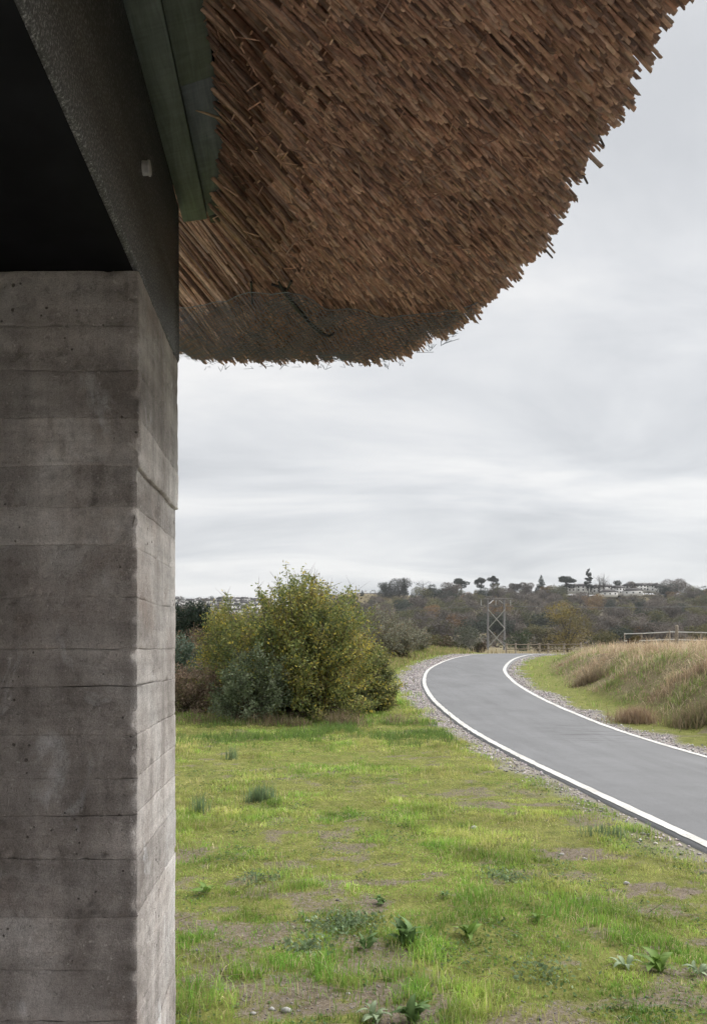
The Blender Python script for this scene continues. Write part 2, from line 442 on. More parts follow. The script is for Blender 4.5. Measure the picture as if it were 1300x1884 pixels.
def bare_mask(X, Y):
    n = fbm(X * 1.0, Y * 0.9 + 3, seed=21, octv=4)
    n2 = fbm(X * 4.5, Y * 7, seed=22, octv=4)
    return np.clip((n * 0.42 + n2 * 0.58 - 0.515) / 0.12, 0, 1)
EXTRA_BARE = [(0.35, 3.45, 0.42, 0.28, 1.0), (-0.1, 3.6, 0.35, 0.25, .9), (-0.25, 4.2, 0.4, 0.22, .8), (0.45, 4.75, .22, .16, .9), (2.35, 5.0, 0.5, 0.18, 1.0), (2.2, 5.9, 0.4, 0.25, .9),
              (2.6, 7.0, 0.3, 0.4, .7), (2.45, 8.4, 0.3, 0.5, .6), (0.9, 9.6, 1.0, 0.2, .45), (-0.4, 9.0, .5, .2, .45), (1.15, 3.25, .3, .15, .8), (1.9, 5.35, .45, .15, .7)]
def bare_all(X, Y):
    b_ = bare_mask(X, Y) * 0.75
    for (cx, cy, rx, ry, s_) in EXTRA_BARE:
        k = ((X - cx) / rx) ** 2 + ((Y - cy) / ry) ** 2
        k = k + (fbm(X * 9, Y * 9, seed=31, octv=4) - 0.5) * 2.6
        b_ = np.maximum(b_, s_ * (1 - sstep(0.1, 1.15, k)))
    return b_

def axis(parts):
    o = []
    for a, b_, st in parts: o.append(np.arange(a, b_, st))
    return np.concatenate(o)
gx = axis([(-2600, -400, 200), (-400, -60, 20), (-60, -10, 2), (-10, -1.6, 0.4), (-1.6, 6, 0.075), (6, 12, 0.15), (12, 24, 0.4), (24, 60, 2), (60, 500, 20), (500, 2601, 200)])
gy = axis([(-400, -40, 60), (-40, -4, 3), (-4, 2.4, 0.4), (2.4, 12, 0.06), (12, 40, 0.16), (40, 60, 1), (60, 300, 10), (300, 1100, 20), (1100, 5001, 300)])
GX, GY = np.meshgrid(gx, gy)
D = path_dist(GX, GY)
GZ = terrain(GX, GY, D)
nx_, ny_ = len(gx), len(gy)
idx = np.arange(nx_ * ny_).reshape(ny_, nx_)
quads = np.stack([idx[:-1, :-1].ravel(), idx[:-1, 1:].ravel(), idx[1:, 1:].ravel(), idx[1:, :-1].ravel()], 1)
Xr, Yr = GX.ravel(), GY.ravel()
def grav_mask(X, Y, d):
    dR = d - HW; dL = -d - HW
    wig = (fbm(X * 2.2, Y * 2.2, seed=41) - 0.5)
    gR = (dR > -0.1) * (1 - sstep(-0.2, 0.2, dR + wig * 0.9 - np.interp(Y, [8, 14, 20, 28, 36], [.34, .40, .36, .36, .45]))) * sstep(4, 8, Y)
    wL = np.interp(Y, [0, 6, 9, 12, 16, 20, 36], [0.2, 0.25, 0.36, 0.42, 0.5, 0.7, 0.8])
    gL = (dL > -0.1) * (1 - sstep(-0.25, 0.12, dL - wL + wig * 0.7)) * np.interp(Y, [5, 9, 13, 17], [0.5, 0.75, 0.9, 1.0])
    return np.clip(np.maximum(gR, gL), 0, 1) * (np.abs(d) < 500)
gm = np.maximum(grav_mask(Xr, Yr, D), (1 - sstep(2.5, 2.95, Yr + (fbm(Xr * 3, Yr * 3, seed=43) - .5) * .6)) * (Yr > -8) * (Xr > -8) * (Xr < 3.0))  # second term: unseen pale gravel apron added to bounce light onto thatch and wall
bm_ = bare_all(Xr, Yr) * (Yr < 14) * (np.abs(D) > HW)
drym = np.clip(sstep(1.3, 1.9, D - HW) * (D < 500) + sstep(45, 60, Yr), 0, 1)
col = np.stack([bm_, gm, drym], 1)
ground = mk('ground', np.stack([Xr, Yr, GZ.ravel()], 1), quads, M['ground'], col=col, smooth=True)
tag(ground, 'patchy grass field with bare soil rising to far hills', kind='structure')

# asphalt path: a real slab with a skirt
def strip(offs, zoff, s0=0, s1=None):
    s1 = len(CL) if s1 is None else s1
    P = CL[s0:s1]; Nn = NR[s0:s1]
    V = []
    for i in range(len(P)):
        for o, dz in zip(offs, zoff):
            q_ = P[i] + Nn[i] * o
            V.append((q_[0], q_[1], pz(P[i][1]) + dz))
    k = len(offs); n = len(P)
    F = [(i * k + j, i * k + j + 1, (i + 1) * k + j + 1, (i + 1) * k + j) for i in range(n - 1) for j in range(k - 1)]
    return np.array(V), np.array(F)
jit = 0.0
offs = [-HW - 0.03, -HW] + list(np.linspace(-HW + 0.2, HW - 0.2, 9)) + [HW, HW + 0.03]
V, F = strip(offs, [-0.09, 0.018] + [0.022 + 0.012 * (1 - (o / HW) ** 2) for o in offs[2:-2]] + [0.018, -0.09])
# ragged edge
edge = (np.abs(((np.arange(len(V)) % len(offs)) - (len(offs) - 1) / 2)) > (len(offs) - 1) / 2 - 1.5)
V[edge, 0] += (fbm(V[edge, 0] * 6, V[edge, 1] * 6, seed=55) - 0.5) * 0.06
path = mk('path', V, F, M['asphalt'], smooth=False)
tag(path, 'grey asphalt path with white edge lines curving over the rise', kind='structure')
for (a, b_) in ((-HW + 0.04, -HW + 0.145), (HW - 0.145, HW - 0.04)):
    za = 0.022 + 0.012 * (1 - (a / HW) ** 2) + 0.005; zb = 0.022 + 0.012 * (1 - (b_ / HW) ** 2) + 0.005
    V, F = strip([a, (a + b_) / 2, b_], [za, max(za, zb) + .001, zb])
    ed_ = (np.arange(len(V)) % 3) != 1
    V[ed_, 0] += (fbm(V[ed_, 0] * 9, V[ed_, 1] * 9, seed=57, octv=3) - 0.5) * 0.035
    mk('edge_line', V, F, M['paint'], parent=path)

# ------------------------------------------------------------------ gravel along the path
def pebbles(name, X, Y, size, cols, parent=None, zoff=0.0):
    n = len(X)
    base = np.array([(1, 0, 0), (0.3, 0.95, 0.1), (-0.8, 0.55, 0), (-0.75, -0.6, 0.1), (0.35, -0.9, 0), (0.1, 0.1, 0.75), (0, 0, -0.6)])
    tri = np.array([(0, 1, 5), (1, 2, 5), (2, 3, 5), (3, 4, 5), (4, 0, 5), (1, 0, 6), (2, 1, 6), (3, 2, 6), (4, 3, 6), (0, 4, 6)])
    th = rng.uniform(0, 2 * np.pi, n); c_, s_ = np.cos(th), np.sin(th)
    sc = size[:, None] * rng.uniform(0.6, 1.1, (n, 3))
    B = base[None] * sc[:, None, :] * rng.uniform(0.75, 1.2, (n, 7, 1))
    x = B[..., 0] * c_[:, None] - B[..., 1] * s_[:, None]; y = B[..., 0] * s_[:, None] + B[..., 1] * c_[:, None]
    Z = terrain(X, Y) + zoff
    V = np.stack([x + X[:, None], y + Y[:, None], B[..., 2] + Z[:, None] + size[:, None] * 0.25], -1).reshape(-1, 3)
    F = (tri[None] + (np.arange(n) * 7)[:, None, None]).reshape(-1, 3)
    return mk(name, V, F, M['stone'], parent, col=np.repeat(cols, 7, 0))
def pick(mask_fn, n, x0, x1, y0, y1, power=1.0):
    X = rng.uniform(x0, x1, n); Y = y0 + (y1 - y0) * rng.uniform(0, 1, n) ** power
    d = path_dist(X, Y)
    k = rng.uniform(0, 1, n) < mask_fn(X, Y, d)
    return X[k], Y[k], d[k]
gX, gY, gd = pick(lambda X, Y, d: grav_mask(X, Y, d) * (np.abs(d) > HW + 0.02) * np.clip(14 / (Y + 1e-3), 0.3, 1), 150000, 1.5, 14, 4, 38)
gX, gY = gX[:19000], gY[:19000]
sz = rng.uniform(0.010, 0.028, len(gX)) * np.interp(gY, [8, 30], [0.9, 1.4])
tint = rng.uniform(0.20, 0.78, (len(gX), 1)) * np.array([[1.0, 0.92, 0.91]]) * rng.uniform(0.94, 1.06, (len(gX), 3))
tag(pebbles('gravel', gX, gY, sz, tint), 'grey pink gravel strips along both edges of the path', 'gravel', kind='stuff')
sX, sY, sd = pick(lambda X, Y, d: (bare_all(X, Y) > 0.42) * (np.abs(d) > HW + .03), 17000, -1.2, 3.2, 2.8, 10, 1.5)
sz = rng.uniform(0.0025, 0.008, len(sX)) * (1 + 1.2 * (rng.uniform(0, 1, len(sX)) > 0.995))
tint = rng.uniform(0.10, 0.34, (len(sX), 1)) * np.array([[1.0, 0.94, 0.90]])
tag(pebbles('soil_pebbles', sX, sY, sz, tint, zoff=-0.002), 'small stones scattered over the bare soil patches', 'pebbles', kind='stuff')

# ================================================================== THE SHELTER
XR, YF, YB = -0.3582, 1.70, 2.253          # wall: right face, near face, far face
def pv(v, Y): return EYE + (1190 - v) / 1400 * Y
WT = pv(498, YF)                            # wall top / beam underside
BASE = (-0.9, 1.97, 0.0)
shelter = empty('thatched_shelter', BASE)
tag(shelter, 'thatched shelter with banded rammed earth wall and black beam', 'shelter')
# --- rammed earth wall
core = MB(); core.box((-2.2, YF + 0.02, -0.2), (XR - 0.02, YB - 0.02, WT - 0.002))
wall = core.build('earth_wall', M['earth'], shelter, BASE)
lv = [498, 600, 681, 770, 857, 931, 1003, 1100, 1195, 1266, 1354, 1432, 1502, 1582, 1690, 1786, 1880, 1985, 2085, 2180, 2290, 2400, 2520, 2660]
proud = [0.000, 0.001, 0.0015, 0.003, -0.0075, -0.0085, -0.0075, -0.0065, -0.009, -0.008, -0.0065, -0.0075, -0.007, -0.0055, -0.006, -0.0075, -0.007, -0.006, -0.006, -0.006, -0.006, -0.006, -0.006]
sp = 0.0075
pts = []; nrm = []
for x in np.arange(-1.15, XR - 0.012, sp): pts.append((x, YF)); nrm.append((0, -1))
for a in np.linspace(0, 90, 6)[0:]:
    a = math.radians(a); pts.append((XR - 0.004 + 0.004 * math.sin(a), YF + 0.004 - 0.004 * math.cos(a))); nrm.append((math.sin(a), -math.cos(a)))
for y in np.arange(YF + 0.014, YB - 0.012, sp): pts.append((XR, y)); nrm.append((1, 0))
for a in np.linspace(0, 90, 6):
    a = math.radians(a); pts.append((XR - 0.01 + 0.01 * math.cos(a), YB - 0.01 + 0.01 * math.sin(a))); nrm.append((math.cos(a), math.sin(a)))
for x in np.arange(XR - 0.03, XR - 0.6, -0.03): pts.append((x, YB)); nrm.append((0, 1))
pts = np.array(pts); nrm = np.array(nrm)
tcor = np.abs(pts[:, 0] - XR) + np.abs(pts[:, 1] - YF)
rw = MB(); rw.box((-5.3, -7.0, -0.2), (-5.0, 2.2, WT - 0.004)); rw.build('added_rear_wall', M['earth'], shelter, BASE)  # unseen wall at the far left, added to darken the earth wall's near face
rw = MB(); rw.box((-5.0, -1.6, -0.2), (XR, -1.05, WT - 0.002)); rw.build('added_shade_wall', M['earth'], shelter, BASE)  # unseen wall behind the camera, added to block light from the near face
jw = [1, .3, .5, .6, .3, .3, .4, .2, .9, .2, .5, .3, .3, 1, .3, .6, .4, .5, .5, .5, .5, .5, .5]
for k in range(len(lv) - 1):
    z1, z0 = pv(lv[k], YF), pv(lv[k + 1], YF)
    nr = max(9, int((z1 - z0) / 0.0085))
    rows = np.concatenate([[0], [0, .018, .045], np.linspace(.09, .93, nr - 2), [.972, 1.0], [1]])
    tt = rows[:, None]
    # bedding planes wander a little along the wall
    wob = ((fbm(pts[:, 0] * 5 + pts[:, 1] * 5, pts[:, 0] * 0 + k, seed=61, octv=5) - 0.5) * 0.011)[None, :]
    wob1 = ((fbm(pts[:, 0] * 5 + pts[:, 1] * 5, pts[:, 0] * 0 + k - 1, seed=61, octv=5) - 0.5) * 0.011)[None, :]
    if k == 0: wob1 = wob1 * 0
    zz = (z0 + wob) * (1 - tt) + (z1 + wob1) * tt
    PX = np.broadcast_to(pts[None, :, 0], zz.shape); PY = np.broadcast_to(pts[None, :, 1], zz.shape)
    dsp = proud[k] * (0.25 + 0.75 * np.clip(nrm[:, 0], 0, 1))[None, :] + 0 * zz
    dsp = dsp + (fbm(PX * 9, PY * 9, zz * 9, seed=62, octv=3) - 0.5) * 0.003 + (fbm(PX * 45, PY * 45, zz * 45, seed=63, octv=3) - 0.5) * 0.0024
    # looser, pitted material towards the bottom of each lift
    loose = (1 - sstep(0.0, 0.45, tt)) * sstep(0.45, 0.65, fbm(PX * 6, PY * 6, zz * 6 + k * 9, seed=64))
    pit = sstep(0.56, 0.70, fbm(PX * 75, PY * 75, zz * 75, seed=65, octv=2))
    dsp = dsp - pit * (0.0008 + 0.0045 * loose) - sstep(.73, .77, fbm(PX * 30, PY * 30, zz * 30, seed=68, octv=2)) * .004
    # eroded joint edges
    er = 0.0016 + 0.0120 * sstep(0.5, 0.72, fbm(PX * 9, PY * 9, zz * 0 + k, seed=66)) * jw[k]
    dsp = dsp - er * np.where(tt > 0.5, 0.35, 1.0) * (np.abs(tt - 0.5) * 2) ** 40
    # chipped arris
    cc_ = np.clip(0.002 + 0.018 * sstep(0.50, 0.72, fbm(zz * 0 + 1.3, zz * 0 + 4.0, zz * 42, seed=67, octv=4)) + 0.009 * (fbm(PX * 60, PY * 60, zz * 60, seed=69) - .5) - tcor[None, :], 0, 1) * 0.5
    dsp[0] = np.minimum(dsp[1], 0) - 0.014; dsp[-1] = np.minimum(dsp[-2], 0) - 0.014
    # own vertices for the hidden bed faces, so the visible face keeps its shading to the joint
    cc_ = np.concatenate([cc_[:1], cc_[1:2], cc_[1:-1], cc_[-2:-1], cc_[-1:]])
    dsp = np.concatenate([dsp[:1], dsp[1:2], dsp[1:-1], dsp[-2:-1], dsp[-1:]]); zz = np.concatenate([zz[:1], zz[1:2], zz[1:-1], zz[-2:-1], zz[-1:]])
    PX = np.broadcast_to(pts[None, :, 0], zz.shape); PY = np.broadcast_to(pts[None, :, 1], zz.shape)
    V = np.stack([PX + nrm[None, :, 0] * dsp - cc_, PY + nrm[None, :, 1] * dsp + cc_, zz], -1).reshape(-1, 3)
    n = len(pts); R = len(rows) + 2
    ii = np.arange(n * R).reshape(R, n); lo = np.delete(ii[:-1], [1, R - 3], 0); hi = np.delete(ii[1:], [1, R - 3], 0)
    F = np.stack([lo[:, :-1].ravel(), lo[:, 1:].ravel(), hi[:, 1:].ravel(), hi[:, :-1].ravel()], 1)
    mk('earth_layer', V, F, M['earth'], wall, BASE, smooth=True)

# --- beam, ceiling, boards
def bevel_prism(name, prof, y0, y1, mat, parent, ny=2, wob=0.0):
    prof = np.array(prof); ys = np.linspace(y0, y1, ny); V = []
    for y in ys:
        for (x, z) in prof: V.append((x + (wob * (vnoise(y * 3, z * 9, seed=71) - .5) if wob else 0), y, z))
    k = len(prof)
    F4 = [(i * k + j, i * k + (j + 1) % k, (i + 1) * k + (j + 1) % k, (i + 1) * k + j) for i in range(ny - 1) for j in range(k)]
    caps = np.array([list(range(k))]); caps2 = np.array([[(ny - 1) * k + j for j in range(k)][::-1]])
    return mk(name, V, [np.array(F4), caps, caps2], mat, parent, BASE)
BT = EYE + 0.8405 * 1.557
XB = XR + 0.001
prof = [(XB - 0.16, WT + .003), (XB - 0.012, WT + .0026), (XB - 0.004, WT + 0.006), (XB, WT + 0.014), (XB, BT), (XB - 0.16, BT)]
beam = bevel_prism('beam', prof, -7.0, YB + 0.016, M['beam'], shelter, ny=90, wob=0.003)
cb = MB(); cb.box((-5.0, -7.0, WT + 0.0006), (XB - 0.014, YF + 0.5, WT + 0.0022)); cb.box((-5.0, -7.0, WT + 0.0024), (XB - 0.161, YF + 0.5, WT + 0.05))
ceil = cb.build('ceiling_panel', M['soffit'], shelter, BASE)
# bolt cap on the beam face
bc = MB(); by, bz = 1.735, EYE + 1.092
bc.tube([(XB + 0.001, by, bz), (XB + 0.014, by, bz)], [0.0155, 0.0150], 16)
bc.tube([(XB + 0.0142, by, bz), (XB + 0.017, by, bz), (XB + 0.019, by, bz)], [0.0170, 0.0170, 0.0145], 16)
bc.build('bolt_cap', M['cap_plastic'], beam, BASE)
# green soffit boards
def slab(name, a, b_, thick, y0, y1, mat, parent, skew=0.0):
    (xa, za), (xb, zb) = a, b_
    V = []
    for y, yy in ((y0, y0), (y1, y1 + skew)):
        V += [(xa, y, za), (xb, yy, zb), (xb, yy, zb + thick), (xa, y, za + thick)]
    F = [(0, 1, 2, 3), (7, 6, 5, 4), (0, 4, 5, 1), (1, 5, 6, 2), (2, 6, 7, 3), (3, 7, 4, 0)]
    return mk(name, V, np.array(F), mat, parent, BASE)
z1b = BT - 0.004
YE = 1400 * (z1b - EYE) / (1190 - 408)
slab('soffit_board', (XB + 0.002, z1b), (XB + 0.072, z1b + 0.020), 0.03, -2.5, YE + 0.0, M['board'], shelter, 0.02)
z2b = z1b + 0.030
ysp = 1400 * (z2b - EYE) / (1190 - 157)
slab('soffit_board', (XB + 0.0755, z2b), (XB + 0.158, z2b + 0.026), 0.028, ysp + 0.002, YE + 0.02, M['board'], shelter, 0.02)
slab('soffit_board', (XB + 0.0755, z2b - .003), (XB + 0.156, z2b + 0.023), 0.028, -2.5, ysp - 0.001, M['board'], shelter)
eb = MB(); eb.box((XB + 0.078, YE + 0.022, z2b + 0.004), (XB + 0.158, YE + 0.065, z2b + 0.05)); eb.build('end_block', M['dark_metal'], shelter, BASE)
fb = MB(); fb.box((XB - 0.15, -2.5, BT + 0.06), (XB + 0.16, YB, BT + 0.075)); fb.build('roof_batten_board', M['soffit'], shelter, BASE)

# --- thatch
def az(Y): return math.radians(24) * sstep(1.7, 2.8, Y)
_yy = np.linspace(-3, 6, 901); _qoff = np.concatenate([[0], np.cumsum(np.tan(az((_yy[1:] + _yy[:-1]) / 2)) * np.diff(_yy))])
def qof(X, Y): return X + np.interp(Y, _yy, _qoff)
_pq = np.linspace(-2.5, 1.5, 801)
_pzv = np.interp(_pq, [-2.5, -0.06, 0.20, 0.60, 1.5], [1.195 + 2.44 * 1.24, 1.195, 1.105, 1.0, 0.95])
_pzv = np.convolve(np.pad(_pzv, 20, mode='reflect', reflect_type='odd'), np.ones(41) / 41, 'valid')
def under(X, Y):
    X = np.asarray(X, float); Y = np.asarray(Y, float)
    lump = (fbm(X * 6, Y * 6, seed=81, octv=3) - 0.5) * 0.05 * sstep(-0.26, -0.05, qof(X, Y))
    return np.interp(qof(X, Y), _pq, _pzv) + EYE + lump
def hit(u, v):
    """where the sight line through a measured outline point meets the underside"""
    ys = np.linspace(0.6, 6, 2000); X = (u - 550) / 1400 * ys; z = EYE + (1190 - v) / 1400 * ys
    f = z - (np.interp(qof(X, ys), _pq, _pzv) + EYE)
    k = np.where((f[:-1] < 0) & (f[1:] >= 0))[0]
    k = k[0] if len(k) else 0
    return (X[k], ys[k])
rim_uv = [(1120, 230), (1060, 330), (1000, 440), (950, 500), (900, 543), (840, 598), (800, 620), (750, 640), (680, 657), (600, 664), (520, 666), (430, 664), (330, 664)]
rim = [(0.588, -7.0), (0.588, -2.4), (0.588, -1.0), (0.588, 0.6), (0.588, 1.15)] + [hit(*r_) for r_ in rim_uv]
rim = [(a_ + 0.006, b_ + 0.008 * (b_ > 2.3)) for a_, b_ in rim]; last = rim[-1]; rim += [(last[0] - 0.4, last[1] + 0.10), (last[0] - 1.2, last[1] + 0.15)]
rim = np.array(rim)
inner = np.array([(-2.0, 3.45), (-1.9, -7.0)])
poly = np.concatenate([rim, inner])
def inpoly(X, Y, P=poly):
    c_ = np.zeros(X.shape, bool); j = len(P) - 1
    for i in range(len(P)):
        xi, yi = P[i]; xj, yj = P[j]
        cond = ((yi > Y) != (yj > Y)) & (X < (xj - xi) * (Y - yi) / (yj - yi + 1e-12) + xi)
        c_ ^= cond; j = i
    return c_
def rimdist(X, Y):
    d = np.full(X.shape, 9.0)
    for i in range(len(rim) - 1):
        a = rim[i]; b_ = rim[i + 1]; ab = b_ - a
        t_ = np.clip(((X - a[0]) * ab[0] + (Y - a[1]) * ab[1]) / (ab @ ab), 0, 1)
        d = np.minimum(d, np.hypot(X - a[0] - t_ * ab[0], Y - a[1] - t_ * ab[1]))
    return d
PITCH = math.radians(47)
def rdir(X, Y, jitter=0.05):
    n = X.shape; a = az(Y) + rng.normal(0, jitter, n); p_ = PITCH + rng.normal(0, jitter * 0.8, n)
    return np.stack([np.cos(p_) * np.cos(a), np.cos(p_) * np.sin(a), -np.sin(p_)], -1)
XIN = XB + 0.150       # thatch starts above the outer green board
def clear_of_beam(X, Y): return ~((X < XIN) & (Y < YB + 0.05))
# core body: closed mesh, underside recessed behind the reed ends, upper face at roof pitch
cx = XIN + 0.002 + np.arange(-45, 25) * 0.036; cy = np.arange(-7.0, 3.5, 0.04)
CX, CY = np.meshgrid(cx, cy); inside = inpoly(CX, CY) & clear_of_beam(CX, CY) & (rimdist(CX, CY) > 0.03)
ZB = under(CX, CY) + 0.055
rd = rimdist(CX, CY)
ZT = ZB + 0.05 + np.minimum(rd * 0.75, 0.42)
cid = -np.ones(CX.shape, int)
cell = inside[:-1, :-1] & inside[1:, :-1] & inside[:-1, 1:] & inside[1:, 1:]
used = np.zeros(CX.shape, bool)
for (a, b_) in ((0, 0), (1, 0), (0, 1), (1, 1)): used[a:a + cell.shape[0], b_:b_ + cell.shape[1]] |= cell
cid[used] = np.arange(used.sum()); nb = int(used.sum())
Vb = np.stack([CX[used], CY[used], ZB[used]], 1); Vt = np.stack([CX[used], CY[used], ZT[used]], 1)
I, J = np.where(cell)
Fb = np.stack([cid[I, J], cid[I + 1, J], cid[I + 1, J + 1], cid[I, J + 1]], 1)
Ft = Fb[:, ::-1] + nb
ed = {}
for f in Fb:
    for a, b_ in zip(f, np.roll(f, -1)):
        if (b_, a) in ed: del ed[(b_, a)]
        else: ed[(a, b_)] = 1
Fs = np.array([(b_, a, a + nb, b_ + nb) for a, b_ in ed])
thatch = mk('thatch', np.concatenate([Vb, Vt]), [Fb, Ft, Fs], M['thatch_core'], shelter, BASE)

def reed_colors(n):
    pal = np.array([(0.46, 0.285, 0.190), (0.54, 0.350, 0.235), (0.34, 0.205, 0.138), (0.62, 0.430, 0.300), (0.40, 0.285, 0.215), (0.21, 0.135, 0.10), (0.47, 0.275, 0.18)])
    c_ = pal[rng.choice(len(pal), n, p=[.20, .17, .20, .09, .11, .12, .11])]
    return c_ * rng.uniform(0.8, 1.2, (n, 1))
def reed_arrays(E, d, Ln, R, k=5):
    n = len(E)
    up = np.array([0, 1.0, 0]); a = np.cross(d, up); a /= np.linalg.norm(a, axis=1)[:, None]; b_ = np.cross(d, a)
    th = 2 * np.pi * np.arange(k) / k
    ring = (a[:, None, :] * np.cos(th)[None, :, None] + b_[:, None, :] * np.sin(th)[None, :, None]) * R[:, None, None]
    low = E[:, None, :] + ring; top = (E - d * Ln[:, None])[:, None, :] + ring * 0.9
    # ends are cut at uneven angles
    low = low + d[:, None, :] * (rng.normal(0, 1, (n, 1, 1)) * np.cos(th + 0.0)[None, :, None] * .7 + rng.normal(0, .25, (n, k, 1))) * R[:, None, None]
    V = np.concatenate([low, top], 1).reshape(-1, 3)
    o = (np.arange(n) * 2 * k)[:, None]
    F4 = np.concatenate([np.stack([o[:, 0] + j, o[:, 0] + (j + 1) % k, o[:, 0] + k + (j + 1) % k, o[:, 0] + k + j], 1) for j in range(k)])
    cap = (o + np.arange(k)[None, ::-1])
    return V, F4, cap
n = 150000
X = rng.uniform(-1.0, 0.62, n); Y = rng.uniform(-1.2, 3.45, n)
ok = inpoly(X, Y) & clear_of_beam(X, Y) & ((Y > 0.95) | (rng.uniform(0, 1, n) < .16))
ok &= ~((X < -0.62))
X, Y = X[ok], Y[ok]
n = len(X)
rd = rimdist(X, Y)
z = under(X, Y)
d = rdir(X, Y, 0.04)
shove = rng.normal(0, 0.014, n) + (fbm(X * 22, Y * 22, seed=83, octv=2) - 0.5) * 0.06 + (vnoise(X * 60, Y * 60, seed=84) - .5) * 0.04
shove = np.where(rd < 0.06, np.minimum(shove * (0.45 + 0.55 * rd / 0.06), rd * 0.6 + 0.008), shove) + np.where(rd < 0.035, rng.exponential(0.0045, n), 0)
shove = shove - 0.05 * sstep(0.66, 0.74, vnoise((Y - X * 0.02) * 55, X * 9 + Y * 2, seed=85)) * (rd > 0.05)
E = np.stack([X, Y, z], 1) + d * shove[:, None]
Rr = rng.uniform(0.0019, 0.0040, n) * np.where(rng.uniform(0, 1, n) > .9, 1.3, 1)
qv_ = qof(X, Y); E[:, 2] += 0.026 * (1 - sstep(-0.08, 0.05, qv_))
Ln = rng.uniform(0.12, 0.3, n) * np.where(rd < 0.08, 0.6, 1)
V, F4, cap = reed_arrays(E, d, Ln, Rr)
rc = reed_colors(n)
# bleached weathered tips at the outer rim
we = np.clip(1 - rd / 0.10, 0, 1)[:, None] * rng.uniform(0, 1, (n, 1))
rc = rc * (1 - 0.6 * we) + np.array([[0.24, 0.215, 0.19]]) * 0.6 * we
oR = mk('reeds', V, [F4, cap], M['reed'], thatch, BASE, col=np.repeat(rc, 10, 0), smooth='first')
tag(oR, kind='stuff')
# long reeds lying along the steep inner part: the 300 that show largest, one object each
variants = []
for kx in range(12):
    mb = MB(); Lr = rng.uniform(0.34, 0.6); r0 = rng.uniform(0.0034, 0.0060)
    ts = np.linspace(0, 1, 7); bx, by_ = rng.normal(0, 0.012, 2)
    P = np.stack([bx * ts * ts, by_ * ts * ts, ts * Lr], 1)
    rr = r0 * (1 - 0.15 * ts); rr[3] *= 1.12
    c_ = reed_colors(1)[0] * 1.08
    mb.tube(P, rr, 7, c=c_)
    ob = mb.build('reed', M['reed'], None); variants.append(ob.data); bpy.data.objects.remove(ob)
cnt = 0
while cnt < 300:
    y = rng.uniform(0.95, 3.15); qv = rng.uniform(-0.17, 0.07)
    x = qv - float(np.interp(y, _yy, _qoff))
    if not (inpoly(np.array([x]), np.array([y]))[0] and clear_of_beam(np.array([x - 0.01]), np.array([y]))[0]): continue
    if (x / y) < (322 - 550) / 1400: continue
    if rimdist(np.array([x]), np.array([y]))[0] < 0.08: continue
    dd = Vector(rdir(np.array([x]), np.array([y]), 0.045)[0])
    zz_ = float(under(np.array([x]), np.array([y]))[0]) - 0.006 + rng.uniform(-0.008, 0.006)
    o = bpy.data.objects.new('reed', variants[cnt % 12]); COL.objects.link(o); o.parent = thatch
    o.rotation_mode = 'QUATERNION'
    o.rotation_quaternion = (-dd).to_track_quat('Z', 'Y') @ Quaternion((0, 0, 1), rng.uniform(0, 6.28))
    o.location = (x - BASE[0], y - BASE[1], zz_ - BASE[2]); cnt += 1
# loose broken straw caught on the underside
n = 900
X = rng.uniform(-0.25, 0.66, n); Y = rng.uniform(0.9, 3.1, n)
cl = vnoise(X * 7, Y * 7, seed=88) > 0.55
ok = inpoly(X, Y) & cl & clear_of_beam(X, Y); X, Y = X[ok], Y[ok]; n = len(X)
a = rng.uniform(0, 6.28, n); dd = np.stack([np.cos(a) * .8, np.sin(a) * .8, rng.normal(-0.15, 0.35, n)], 1); dd /= np.linalg.norm(dd, axis=1)[:, None]
E = np.stack([X, Y, under(X, Y) - rng.uniform(0.005, 0.025, n)], 1)
V, F4, cap = reed_arrays(E, dd, rng.uniform(0.02, 0.06, n), rng.uniform(0.0008, 0.0022, n), 4)
tag(mk('loose_straw', V, [F4, cap], M['reed'], thatch, BASE, col=np.repeat(reed_colors(n) * 1.15, 8, 0)), kind='stuff')
# odd long ends that stick out of the rim
for (u, v, L_, slope) in ((1003, 458, 0.04, 0.7), (1078, 326, .02, 0.9), (1108, 262, .02, .8), (520, 655, .03, .6)):
    x, y = hit(u - 8, v - 12); zz_ = float(under(np.array([x]), np.array([y]))[0]); mb = MB()
    mb.tube([(x - .03, y, zz_ + .03 * slope), (x, y, zz_), (x + L_ * .8, y + .01, zz_ - L_ * slope)], [0.003, 0.003, 0.0022], 6, c=(0.10, 0.085, 0.075))
    mb.build('stray_reed', M['reed'], thatch, BASE)
# pale curved splinter by the green boards
sx, sy, sz_ = XB + 0.145, YE - 0.44, z2b - 0.004
mb = MB(); mb.tube([(sx - .045, sy, sz_ + .006), (sx - .015, sy, sz_ - .002), (sx + .012, sy + .004, sz_ - .010), (sx + .030, sy + .01, sz_ - .022)], [0.0012, .003, .003, .0012], 6, c=(0.42, 0.31, 0.19))
mb.build('pale_splinter', M['reed'], thatch, BASE)
